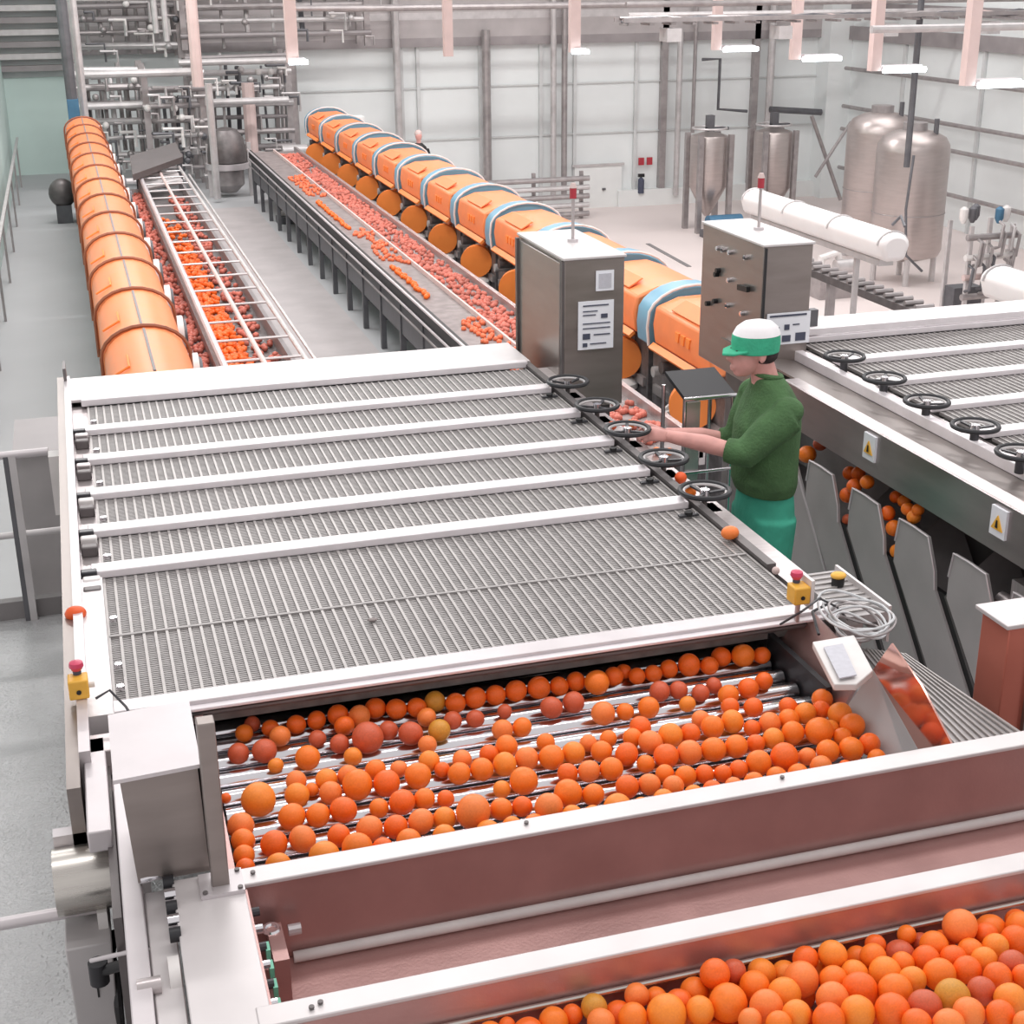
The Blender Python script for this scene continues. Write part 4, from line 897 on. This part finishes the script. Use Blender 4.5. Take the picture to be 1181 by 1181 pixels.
# corner box with knob
t = thing('corner_tray', (2.32, 3.85, 2.05), 'small grid-patterned corner tray beside the right yellow stop box', 'tray')
MB().box(2.245, 2.4, 3.72, 4.08, 1.99, 2.02).build('tray', 'steel_chute', t)
for k in range(9): MB().box(2.25, 2.395, 3.75 + .038 * k, 3.757 + .038 * k, 1.984, 1.99).build('wire', 'wire', t)
MB().box(2.4, 2.41, 3.72, 4.08, 1.97, 2.1).build('flange', 'steel_plate', t)
x, y, h = atH(967, 663, 1.95); kk = MB().cyl((x, y, 1.96), (x, y, 2.0), .022, 14).build('knob', 'black', t); MB().ell((x, y, 1.952), .028, .024, .012).build('knob_cap', 'yellow', kk)
# cable coil
t = thing('cable_coil', (2.25, 3.6, 2.0), 'loose coil of pale cables on the corner above the oranges', 'cable')
random.seed(4)
for k in range(8):
    cx, cy = 2.22 + random.uniform(-.012, .012), 3.62 + random.uniform(-.03, .03); ra = .085 + .008 * k + random.uniform(-.01, .01)
    MB().tube([(cx + ra * .72 * math.cos(a), cy + ra * 1.0 * math.sin(a), 1.965 - .006 * k + .012 * math.sin(2 * a + k)) for a in [2 * math.pi * j / 30 for j in range(30)]], .0042, 6, True).build('cable_loop', 'cable' if k % 3 else 'pipe', t)
MB().tube([(2.08, 3.6, 1.97), (2.12, 3.72, 1.95), (2.2, 3.76, 1.95)], .005, 6).build('cable_tail', 'plastic_dark', t)
# label plate on side wall
t = thing('junction_box', (2.06, 3.4, 2.0), 'white junction box with a grey label on the roller bed wall', 'box')
P = [atH(937, 740, 1.94), atH(985, 732, 1.94), atH(1007, 773, 1.94), atH(988, 789, 1.95), atH(962, 789, 1.95)]
MB().slab(P, (0, 0, .022)).build('case', 'machine_white', t, bevel=.003)
P = [atH(950, 746, 1.936), atH(972, 742, 1.936), atH(988, 778, 1.936), atH(968, 782, 1.936)]
MB().slab(P, (0, 0, .004)).build('label_plate', 'label_grey', t)
# grid plate behind guard
t = thing('walkway_grating', (2.5, 3.4, 2.2), 'fine wire grating wedge between the guard plate and the chutes', 'grating')
MB().slab([(2.32, 3.74, 2.12), (2.44, 3.66, 2.12), (2.5, 3.0, 2.12), (2.2, 2.96, 2.12)], (0, 0, .01)).build('sheet', 'steel_chute', t)
for k in range(11):
    f = k / 10; MB().bar((2.22 + .26 * f, 2.98 + .02 * f, 2.115), (2.33 + .1 * f, 3.72 - .07 * f, 2.115), .005, .006).build('wire', 'wire', t)
MB().box(2.44, 2.47, 3.0, 3.03, 2.13, FLH).build('leg', 'pipe', t)
# box at the right, case painted with the reflection of the oranges
t = thing('motor_guard', (2.8, 3.4, FLH), 'box with painted orange reflection and a pale lid at the right edge above the trough', 'box')
MB().box(2.575, 3.2, 3.33, 3.47, 1.9, 2.28).build('case', 'reflect_panel', t, bevel=.004)
MB().box(2.56, 3.22, 3.32, 3.49, 1.885, 1.9).build('lid', 'steel_plate', t, bevel=.003)
MB().box(2.66, 3.2, 3.315, 3.33, 1.9, 2.27).build('front_plate', 'steel_cab', t)
MB().box(2.7, 2.78, 3.36, 3.44, 2.28, FLH).build('leg', 'steel_dark', t)
t = thing('end_stop', (2.5, 3.0, FLH), 'warm-tinted steel end block at the right end of the trough rim', 'block')
MB().box(2.44, 2.9, 2.94, 3.0, 1.93, 2.5).build('case', 'steel_trough', t); MB().box(2.6, 2.66, 2.94, 3.0, 2.5, FLH).build('leg', 'steel', t)

# railing at platform end, lower left
t = thing('platform_railing', (-.9, 7.28, FLH), 'grey tubular railing at the left end of the walkway platform', 'railing')
MB().cyl((-2.4, 7.28, 2.29), (-.27, 7.28, 2.29), .021, 12).build('top_rail', 'steel_pale', t); MB().cyl((-2.4, 7.28, 2.72), (-.22, 7.28, 2.72), .018, 12).build('middle_rail', 'pipe_light', t)
for x in (-.43, -1.7): MB().box(x - .035, x + .0, 7.26, 7.3, 2.29, FLH).build('post', 'pipe_light', t); MB().box(x - .06, x - .036, 7.26, 7.3, 2.29, FLH).build('post_flange', 'pipe_dark', t)
t = thing('cable_duct', (-.3, 8.6, MEZ), 'tall grey duct box standing behind the platform railing', 'duct')
MB().box(-.46, -.18, 7.75, 8.3, 2.45, MEZ).build('case', 'steel_chute', t); MB().box(-.47, -.17, 7.7, 8.35, 2.42, 2.45).build('top_plate', 'beam', t)
tag(MB().box(-.26, -.2, 6.9, 7.0, 2.2, 2.5).build('limit_switch', 'machine_white'), 'small pale switch box on the outer side of the left machine', 'switch')
# left partition rail
t = thing('glass_partition', (-1.3, 30, MEZ), 'low glazed partition along the left hall wall', 'partition')
for k in range(8): MB().box(-1.32, -1.28, 18 + 3.2 * k, 18.08 + 3.2 * k, 4.3, MEZ).build('post', 'pipe', t)
MB().box(-1.33, -1.27, 17.5, 42, 4.27, 4.33).build('top_rail', 'pipe_light', t)

# ------------------------------------------------------------------ oranges
def orange_mesh(name, seed, sq):
    random.seed(seed); mb = MB(); mb.ell((0, 0, 0), 1, 1, sq, 24, 16)
    V = []
    for x, y, h in mb.v:
        r = math.hypot(x, y); k = 1.0
        if h < 0: k -= .05 * math.exp(-(r / .16) ** 2)          # stem dimple on top
        k *= 1 + .012 * math.sin(3 * math.atan2(y, x) + seed) * (r if r < 1 else 1)
        V.append((x * k, y * k, h * k))
    me = bpy.data.meshes.new(name); me.from_pydata([(x, y, -h) for x, y, h in V], [], mb.f)
    import bmesh
    bm = bmesh.new(); bm.from_mesh(me); bmesh.ops.recalc_face_normals(bm, faces=bm.faces); bm.to_mesh(me); bm.free()
    me.materials.append(ORG[0]); me.shade_smooth(); return me
OM = [orange_mesh('orange', s, q) for s, q in ((1, .97), (2, .93), (3, 1.0), (4, .95))]
STEM = None
def orange(x, y, h, r, mi, lb, grp, seed):
    o = bpy.data.objects.new('orange', OM[seed % 4]); COL.objects.link(o)
    o.location = (x, y, CZ - h); o.scale = (r, r, r)
    rd = random.Random(seed * 7 + 1); o.rotation_euler = (rd.uniform(-1.2, 1.2), rd.uniform(-1.2, 1.2), rd.uniform(0, 6))
    o.material_slots[0].link = 'OBJECT'; o.material_slots[0].material = ORG[mi]
    return tag(o, lb, 'orange', grp)
BED = """281.5 845.7 10|291 835 9 d|312 840 10|323 849 12|275 869 12 d|305 866 14 d|318 883 9 y|341.6 835.6 11 r|365 831 11 r|355 874 14|366 852 10 d|391.6 858 11 d|407 872.5 10.5 y|391 825 12 r|397 837 11.5|417 824.5 12.5|424 851 18 d|298 922 19.5 y|251 922 6|275 953 15|268 976 14|273 987 12|272 1000 11|341.6 901 12|342.5 917 14 y|362 910 8|375.5 900 12.5 y|381.4 914.3 13|337.4 942 15.5|366 940.5 13.7|396 934 15.5 r|401 895 12.5|413 905 17.5|433 888 12|316 973.6 15.5|349 967.7 15.8|321 998 14.5 y|374 988 17.5 y|390.7 964 13|426 956 15.3|412.7 978 17.5|437 932 11|440.6 978 12|441 818 12 r|456 817 12 r|475 816 11 r|499 810.5 12 g|492 827.5 11|448 842.6 11 d|473.6 846 14 d|506.6 842.6 13 g|493 859 10.5|524.5 810.5 11.5 r|548 805 12.5 r|570 802 11.5 r|595 797 12.5 r|522 831 10.5 d|548 829 10.5 d|582 820.6 8.5 d|579.5 842 12|602 838.7 11.3|584 861 13|445 903.6 15.3 r|460 887 10|495 878 12 y|482 895 15|510 888 9|533 876.5 11.5|530.4 892 13|555 887.5 13.3|564 870 11|582 881.6 13.8 y|464.4 925 14.8 r|489 921.4 12|514 921.4 10 r|545.6 936 20|578.7 910.4 10 y|578 933 12.8|456.7 953.6 13.8|485.5 947.7 15|512.6 944 13 y|472 971.4 15.5|512.6 964.6 13.5 y|563.4 959.5 14 y|590.5 953 11.5 y|622.7 793 13 r|646.4 791 11 r|662.5 787 11 r|687 787 14|708 780 11 r|720 775 9 r|734.4 779.5 9.5 r|753 777 10 r|636 816 13 d|661.6 810 12.3 d|609 875 13.5|629.4 856.5 10.5|634.5 873.5 14.5|661.6 868.4 13 y|678.5 857.4 10|701.4 852.3 10|693.8 866.7 12|722.6 870 13.5|695.5 822.7 13.5|721 821 10|748 816 12.3|738 839.6 12.5|748 855 14|733 851 11|604 900.6 16|655.7 892 11.6|679.4 889.5 12.8|704 887 13.2|744.6 881 10.3|602.3 930.2 11.6|632.8 931 16|655.7 915 16|683.6 916.6 12.8|724.3 907.3 13.3 r|748 904.8 12.7|616 949.7 11.5|660 941.2 12.5 y|683.6 939.5 11 y|712.4 931 16 y|739.5 929 9.5 y|772.5 771.3 10.5 r|793.7 767 13.2 r|818 768 10.3 r|832.6 757.8 11.5 r|856.3 756 13.2|878.3 756 10|760.6 797.6 12 d|782.6 796 10.5 d|808 799.3 10 d|823.3 790.8 9.5 d|792.8 812 9.5 y|840.2 801.8 12|863 794.2 12 r|880.9 785.7 10.5 r|842 815.4 10.5 r|869 816 11 r|772.5 848.4 14 y|796.2 845.8 11.3|808 829.8 10.5|822.5 838.2 13.3|850.4 833 13.5 y|869 838 9.5|884.3 834 12.5|908 829.8 12|916.4 845 13|768.3 872 14.3|796.2 867.9 14|822.5 864.5 14.3|848.7 861 13.3|871.6 857.7 10.5|891.9 851.8 12 y|766.6 892.4 10.5|792 895 12.3|813 893 10.8|831.8 892.4 10.2 r|852 887.3 10.5 r|875 879.7 14.3|904.6 873 16|776.7 906.8 12.2|765.7 923 13 y|799.6 916 11 y|821.6 911 11|846 906.8 10.5|869.9 902.6 12|896 895.8 12|916 817 11|936 819 12.5 y|944.4 843 16|964.7 812.5 12|953 819 10.5|991 813.3 13.5 y|1007 833.7 14|984 840.4 10.5|967 841.3 9.5 y|930.8 872.6 10.5|960.4 865.8 13|994.3 860 14|1018.9 856.5 12.7|946.9 884.5 13|920.6 893 12|1011 875 11|975 884.5 8"""
code = {'y': 2, 'r': 1, 'd': 4, 'g': 5}
O = []
for s_ in BED.split('|'):
    a = s_.split(); u, v, r = map(float, a[:3]); mi = code.get(a[3], 0) if len(a) > 3 else (0, 0, 1, 6)[len(O) % 4]
    h = 2.11
    for _ in range(4):
        x, y, _h = atH(u, v, h); dep = (y * _Y.z + x * _X.z - h * _Z.z); Rm = r * dep / F * 1.04; h = RT - Rm * .97
    O.append([x, y, h, Rm, mi])
for it in range(60):
    for i in range(len(O)):
        for j in range(i + 1, len(O)):
            A, B = O[i], O[j]; dx, dy, dh = B[0] - A[0], B[1] - A[1], B[2] - A[2]
            if abs(dx) > .1 or abs(dy) > .1: continue
            d = math.sqrt(dx * dx + dy * dy + dh * dh) + 1e-6; m_ = (A[3] + B[3]) * .985
            if d < m_:
                q = (m_ - d) / d * .3
                A[0] -= dx * q; B[0] += dx * q; A[1] -= dy * q; B[1] += dy * q; A[2] -= dh * q; B[2] += dh * q
                if d < m_ * .9 and abs(dh) < .02: (A if A[1] > B[1] else B)[2] -= .002
    for A in O:
        A[2] = min(A[2] + .0015, RT - A[3] * .97)
        A[0] = min(max(A[0], .2 + A[3]), 2.02 + max(0, RT - .02 - A[2]) * .6 if A[1] > 3.0 else 2.0); A[1] = max(A[1], 2.945 + A[3])
rows = {}
def nth(n):
    w_ = ['zeroth', 'first', 'second', 'third', 'fourth', 'fifth', 'sixth', 'seventh', 'eighth', 'ninth', 'tenth', 'eleventh', 'twelfth', 'thirteenth', 'fourteenth', 'fifteenth', 'sixteenth', 'seventeenth', 'eighteenth', 'nineteenth', 'twentieth']
    return w_[n] if n < 21 else 'twenty-' + w_[n - 20] if n < 30 else 'thirtieth' if n == 30 else 'thirty-' + w_[n - 30]
for A in O:
    k = int((A[1] - 2.95) / .1); rows.setdefault(k, []).append(A)
shade = {0: 'orange', 1: 'deep red-orange orange', 2: 'pale yellowish orange', 4: 'dull dark reddish orange', 5: 'greenish orange', 6: 'light orange', 3: 'red orange'}
idx = 0
for n_, k in enumerate(sorted(rows)):
    for j, A in enumerate(sorted(rows[k])):
        where = nth(n_ + 1) + ' roller row from trough'
        lb = '%s, %s from left, %s' % (shade[A[4]], nth(j + 1), where)
        orange(A[0], A[1], A[2], A[3], A[4], lb, 'oranges on the roller bed', idx); idx += 1
PILE = """567 1176 14|606 1176 16.5 r|635.7 1162 15.5|657.7 1152 11 r|679 1154 14 g|693 1179 15|582 1167 9 r|709 1152 16 r|731 1172 16|735 1140 13|745 1139 12|760 1138.5 15|789 1137.7 15|810 1121 14 y|841.6 1112 15|873.8 1107 15 y|768.8 1168 21 y|820 1136 16 r|835 1153 20.5|807.7 1165 15.5 y|852 1127.5 13 d|884 1161 18|875 1136 16|896 1139.4 17.5 y|918 1170 15.5 y|926 1132.6 19|902.6 1102 14 y|919.5 1110.6 14|931 1092 12 y|865 1176.6 13|899 1181 14|956 1105 15.5 y|982 1095 13|952 1082 13|958 1130.6 15|985 1120.4 15 y|1003 1106 14|962.4 1151 17.5|991 1141 19 r|1017.5 1116 17 y|1020 1088 16 d|999 1080 11 r|993 1168 18 y|957 1175.5 17.5|1030 1141 18|1028 1167 19 r|1040 1112 12.5|1051 1129.6 14.7 y|1052 1085 10.5|1048 1069 13 d|1070.6 1090 15|1066.5 1105 15|1074 1061 13 r|1065.5 1161 18 d|1081 1124.5 17.5|1056 1180 16|1098 1151 19.5 g|1101 1077.6 18.5|1097 1104 14 r|1112.5 1119.4 15|1093 1052 11|1097 1180 17|1121.6 1053 16|1133 1075.5 12.5|1121.6 1094 14|1132 1104 14 y|1148 1090 14 y|1152 1126.5 15|1132 1143 15 d|1166.5 1112 15 d|1165.5 1153 17.5 y|1168.6 1083.7 15 r|1171 1065 15|1128 1171 17|1152 1173.5 16 r|1173 1034.7 16 r|1152 1039 12 r|1171 1178 14|1180 1126 13 r"""
Pl = []
for s_ in PILE.split('|'):
    a = s_.split(); u, v, r = map(float, a[:3]); mi = code.get(a[3], 0) if len(a) > 3 else (0, 6, 0, 1)[len(Pl) % 4]
    h = 2.08
    for _ in range(5):
        x, y, _h = atH(u, v, h); h = 2.085 - max(0, (2.33 - y)) * .22
    dep = (y * _Y.z + x * _X.z - h * _Z.z)
    Pl.append([x, y, h, r * dep / F * 1.1, mi, 1])
random.seed(31)
cnt = 0
for iy in range(6):
    for ix in range(15):
        x = .62 + ix * .092 + (iy % 2) * .045 + random.uniform(-.01, .01); y = 2.30 - iy * .078
        if x < .5 + (2.33 - y) * 0.0: continue
        if x > 1.95 - 0: continue
        if cnt < 62: Pl.append([x, y, 2.155 - (2.33 - y) * .1, .036, (1, 0, 3, 4)[cnt % 4], 0]); cnt += 1
for it in range(50):
    for i in range(len(Pl)):
        for j in range(i + 1, len(Pl)):
            A, B = Pl[i], Pl[j]; dx, dy, dh = B[0] - A[0], B[1] - A[1], B[2] - A[2]
            if abs(dx) > .1 or abs(dy) > .1: continue
            d = math.sqrt(dx * dx + dy * dy + dh * dh) + 1e-6; m_ = (A[3] + B[3]) * .97
            if d < m_:
                q = (m_ - d) / d; wa, wb = (.15, .15) if A[5] == B[5] else ((.05, .5) if A[5] else (.5, .05))
                A[0] -= dx * q * wa; B[0] += dx * q * wb; A[1] -= dy * q * wa; B[1] += dy * q * wb; A[2] -= dh * q * wa; B[2] += dh * q * wb
    for A in Pl:
        A[1] = min(A[1], 2.345 - A[3]); A[2] = min(A[2], 2.215 - A[3])
rows = {}
for A in Pl:
    if A[5]: rows.setdefault(int((2.35 - A[1]) / .085), []).append(A)
for n_, k in enumerate(sorted(rows)):
    for j, A in enumerate(sorted(rows[k])):
        lb = '%s in hopper pile, %s from left, %s band below rod' % (shade[A[4]], nth(j + 1), nth(n_ + 1))
        orange(A[0], A[1], A[2], A[3], A[4], lb, 'oranges piled in the hopper', idx); idx += 1
for A in Pl:
    if not A[5]: orange(A[0], A[1], A[2], A[3], A[4], 'half-hidden orange in the lower layer of the hopper pile', 'oranges in the lower layer of the hopper pile', idx); idx += 1
CH = """931 524 10|946 512 8 d|980 546 8 r|990 546 8 r|1000 556 8|985 561 8.5 r|977 571 8.5 r|978 600 7 d|1033 573 7 r|1042.6 578 7.5|1047 587 7.5|1058.7 588 7|1054 596 8 y|1024 592 8.5 r|1031 609 9|1035 636 8.5 y"""
names = ['single bright orange in the first chute pocket, behind the worker', 'dim reddish orange at the back of the first chute pocket', 'upper left orange in the second chute pocket', 'upper middle orange in the second chute pocket',
  'right-hand orange in the second chute pocket', 'centre orange in the second chute pocket', 'lower left orange in the second chute pocket', 'small orange stuck low in the second chute slot',
  'top left orange in the third chute pocket', 'top middle orange in the third chute pocket', 'central orange in the third chute pocket', 'top right orange in the third chute pocket', 'right lower orange in the third chute pocket',
  'left edge orange in the third chute pocket', 'large lower orange in the third chute pocket', 'lone orange rolling low in the third chute slot']
for i, s_ in enumerate(CH.split('|')):
    a = s_.split(); u, v, r = map(float, a[:3]); x, y, h = atX(u, v, 3.40 if i not in (1, 8, 9, 2, 3) else 3.47); dep = y * _Y.z + x * _X.z - h * _Z.z
    orange(x, y, h, r * dep / F * 1.05, code.get(a[3], 0) if len(a) > 3 else 0, names[i], 'oranges in the chute pockets', idx); idx += 1
for i, (u, v, r, h, lb) in enumerate([(706, 491, 6, 2.0, 'small orange seen beside the third handwheel'), (727, 489, 6, 2.0, 'small pale red orange behind the third handwheel'),
      (785, 551, 7, 2.0, 'red orange at the left of the nearest handwheel'), (795, 567, 8, 1.99, 'orange lying under the rim of the nearest handwheel'), (757, 520, 5, 2.01, 'small orange seen through the fourth handwheel'), (772, 521, 5, 2.01, 'second small orange seen through the fourth handwheel')]):
    x, y, h = atH(u, v, h); orange(x, y, h, r * 6 / F, (3, 6, 3, 0, 6, 0)[i], lb, 'oranges by the handwheels', idx); idx += 1

# ------------------------------------------------------------------ the worker
wx, wy = 2.87, 5.6
wk = thing('person', (wx, wy, FLH), 'worker in green cap, dark green sweater and green trousers turning a handwheel', 'person')
V3 = Vector
def hand(b, wrist, fwd, side, down, s=1.0, curl=.6):
    """wrist point, forward, thumb side, palm-down unit vectors in (x, y, h)"""
    w0 = V3(wrist); f = V3(fwd).normalized(); sd = V3(side).normalized(); dn = V3(down).normalized()
    b.loft([(w0 - f * .01, sd * .026 * s, dn * .02 * s), (w0 + f * .03 * s, sd * .034 * s, dn * .018 * s), (w0 + f * .08 * s, sd * .042 * s, dn * .016 * s), (w0 + f * .098 * s, sd * .038 * s, dn * .013 * s)], 14)
    for k, (o, l) in enumerate([(.03, .072), (.01, .08), (-.011, .075), (-.031, .058)]):
        a = w0 + f * .085 * s + sd * o * s; p1 = a + f * l * .42 * s + dn * .012 * s; p2 = p1 + (f * math.cos(curl) + dn * math.sin(curl)) * l * .35 * s; p3 = p2 + (f * math.cos(curl * 2.2) + dn * math.sin(curl * 2.2)) * l * .3 * s
        b.tube([a, p1, p2, p3], [.0095 * s, .009 * s, .0085 * s, .007 * s], 8)
    a = w0 + f * .03 * s + sd * .025 * s; p1 = a + f * .03 * s + sd * .022 * s + dn * .012 * s; p2 = p1 + f * .032 * s + dn * .012 * s + sd * .003 * s
    b.tube([a, p1, p2], [.013 * s, .0105 * s, .009 * s], 8)
# skeleton (x, y, h)
hipc = V3((2.90, 5.6, 2.30)); chest = V3((2.90, 5.6, 1.93)); neckb = V3((2.885, 5.6, 1.77)); headc = V3((2.80, 5.6, 1.60))
shL = V3((2.90, 5.43, 1.84)); shR = V3((2.90, 5.77, 1.84))
elL = V3(atY(856, 523, 5.45)); wrL = V3((2.43, 5.66, 1.985)); 
elR = V3(atY(846, 508, 5.82)); wrR = V3(atY(768, 500, 5.9))
b = MB()
# head: cranium, face, jaw, nose, ear, neck
b.ell(headc + V3((.015, 0, -.02)), .098, .078, .1, 20, 14, rot=.0)
b.ell(headc + V3((-.035, 0, .04)), .062, .06, .082, 18, 12, rot=.15)
b.ell(headc + V3((-.06, 0, .095)), .03, .032, .026, 12, 8)
b.tube([headc + V3((-.092, 0, .005)), headc + V3((-.118, 0, .035)), headc + V3((-.098, 0, .045))], [.009, .014, .012], 8)
b.ell(headc + V3((-.094, 0, .072)), .014, .024, .006, 10, 8)
b.ell(headc + V3((-.095, 0, .084)), .012, .02, .006, 10, 8)
for s in (-1, 1):
    b.ell(headc + V3((-.078, s * .03, .0)), .016, .014, .011, 10, 8)
    b.ell(headc + V3((.012, s * .079, .02)), .018, .008, .03, 12, 8, rot=.2)
    b.ell(headc + V3((-.06, s * .035, .04)), .025, .02, .02, 10, 8)
b.tube([headc + V3((.03, 0, .04)), V3((2.855, 5.6, 1.70)), neckb + V3((.0, 0, .05))], [.058, .058, .07], 14)
# torso and legs
b.loft([(hipc + V3((0, 0, .1)), (.08, 0, 0), (0, .13, 0)), (hipc, (.085, 0, 0), (0, .14, 0)), (hipc + V3((0, 0, -.15)), (.085, 0, 0), (0, .13, 0)), (chest + V3((0, 0, .06)), (.1, 0, 0), (0, .145, 0)), (chest + V3((0, 0, -.06)), (.085, 0, 0), (0, .15, 0)), (neckb + V3((.0, 0, .02)), (.06, 0, 0), (0, .08, 0))], 20)
for s in (-1, 1):
    b.tube([hipc + V3((0, s * .09, .05)), V3((2.89, 5.6 + s * .1, 2.74)), V3((2.93, 5.6 + s * .11, 3.13))], [.08, .06, .042], 12)
    b.ell((2.88, 5.6 + s * .11, 3.155), .13, .045, .04, 14, 8)
for sh, el, wr in ((shL, elL, wrL), (shR, elR, wrR)):
    b.tube([sh, (sh + el) / 2, el, (el + wr) / 2 + V3((0, 0, -.005)), wr], [.045, .042, .04, .041, .028], 12)
hand(b, wrL, V3((2.30, 5.79, 1.99)) - wrL, (0, .8, -.5), (.1, .1, 1), 1.05, .8)
hand(b, wrR, V3((2.31, 5.93, 1.955)) - wrR, (0, -.9, -.4), (0, 0, 1), 1.05, .9)
remesh(b.build('body', 'skin', wk), .0065, 3)
# sweater
b = MB()
b.loft([((2.895, 5.6, 2.27), (.128, 0, 0), (0, .175, 0)), ((2.89, 5.6, 2.22), (.142, 0, 0), (0, .19, 0)), ((2.885, 5.6, 2.10), (.145, 0, 0), (0, .19, 0)), ((2.89, 5.6, 1.95), (.14, 0, 0), (0, .195, 0)), ((2.905, 5.6, 1.86), (.118, 0, 0), (0, .19, 0)), ((2.895, 5.6, 1.785), (.088, 0, 0), (0, .13, 0)), ((2.875, 5.6, 1.725), (.068, 0, .0), (0, .072, 0))], 28)
for sh, el, wr in ((shL, elL, wrL), (shR, elR, wrR)):
    cf = el + (wr - el) * .22
    b.ell(sh + V3((0, 0, .01)), .075, .06, .065, 14, 10)
    b.tube([sh + V3((.01, 0, .03)), (sh + el) / 2 + V3((.01, 0, .01)), el + V3((.008, 0, .008)), el + (wr - el) * .12, cf], [.082, .078, .068, .06, .054], 14)
b.ell((2.81, 5.5, 2.2), .05, .06, .035, 10, 8)
swo = remesh(b.build('sweater', 'sweater', wk), .008, 3)
b = MB(); b.tube([(2.875 + .064 * math.cos(a), 5.6 + .066 * math.sin(a), 1.722 + .012 * math.cos(a)) for a in [2 * math.pi * k / 24 for k in range(24)]], .012, 8, True).build('collar', 'sweater', swo)
# trousers
b = MB()
b.loft([((2.9, 5.6, 2.25), (.115, 0, 0), (0, .168, 0)), ((2.9, 5.6, 2.36), (.128, 0, 0), (0, .18, 0)), ((2.9, 5.6, 2.46), (.122, 0, 0), (0, .178, 0))], 24)
for s in (-1, 1): b.tube([(2.9, 5.6 + s * .088, 2.38), (2.89, 5.6 + s * .1, 2.6), (2.89, 5.6 + s * .105, 2.8), (2.92, 5.6 + s * .11, 3.12)], [.112, .1, .085, .075], 16)
remesh(b.build('trousers', 'trousers', wk), .01, 3)
for s in (-1, 1): MB().ell((2.875, 5.6 + s * .11, 3.16), .145, .053, .045, 16, 10).build('boot', 'boot', wk)
# cap: white crown top, green band, visor
b = MB(); o_ = headc
rings = []
for k, (dz, sx, sy) in enumerate([(.012, .108, .09), (-.03, .112, .094), (-.07, .108, .092)]): rings.append((o_ + V3((.012, 0, dz)), (sx, 0, 0), (0, sy, 0)))
b.loft(rings, 28); b.slab([o_ + V3((-.06, -.075, -.012)), o_ + V3((-.12, -.055, .0)), o_ + V3((-.148, 0, .008)), o_ + V3((-.12, .055, .0)), o_ + V3((-.06, .075, -.012))], (0, 0, .012))
cp = b.build('cap', 'cap_green', wk, bevel=.004)
b = MB(); b.loft([(o_ + V3((.014, 0, -.068)), (.109, 0, 0), (0, .093, 0)), (o_ + V3((.016, 0, -.098)), (.095, 0, 0), (0, .08, 0)), (o_ + V3((.018, 0, -.12)), (.066, 0, 0), (0, .056, 0)), (o_ + V3((.02, 0, -.13)), (.025, 0, 0), (0, .02, 0))], 28); b.build('cap_crown', 'cap_white', cp)
b = MB(); b.ell(headc + V3((.04, 0, .02)), .078, .081, .055, 16, 10); b.build('hair', 'hair', wk)
for s in (-1, 1): MB().ell(headc + V3((-.092, s * .03, -.002)), .006, .009, .006, 8, 6).build('eye', 'black', wk)

# ------------------------------------------------------------------ light
wd = bpy.data.worlds.new('world'); SC.world = wd; wd.use_nodes = True
bg = wd.node_tree.nodes['Background']; bg.inputs[0].default_value = (1.0, .965, .965, 1); bg.inputs[1].default_value = .80
def area(x, y, h, sx, sy, power, col=(1, .97, .96)):
    l = bpy.data.lights.new('roof_lamp', 'AREA'); l.shape = 'RECTANGLE'; l.size = sx; l.size_y = sy; l.energy = power; l.color = col
    o = bpy.data.objects.new('roof_lamp', l); COL.objects.link(o); o.location = (x, y, CZ - h)
for y in (4.2, 9, 16, 25, 34): area(1.5, y, -3.4, 5, .5, 95 if y < 10 else 450)
for y in (4.2, 9, 16, 25, 34): area(11 if y > 10 else 7, y, -3.4, 8, .5, 95 if y < 10 else 500)
area(20, 30, -3.4, 5, 10, 380)
SC.view_settings.view_transform = 'Standard'; SC.view_settings.look = 'None'; SC.view_settings.gamma = 1; SC.view_settings.use_curve_mapping = False
SC.view_settings.exposure = 0.0
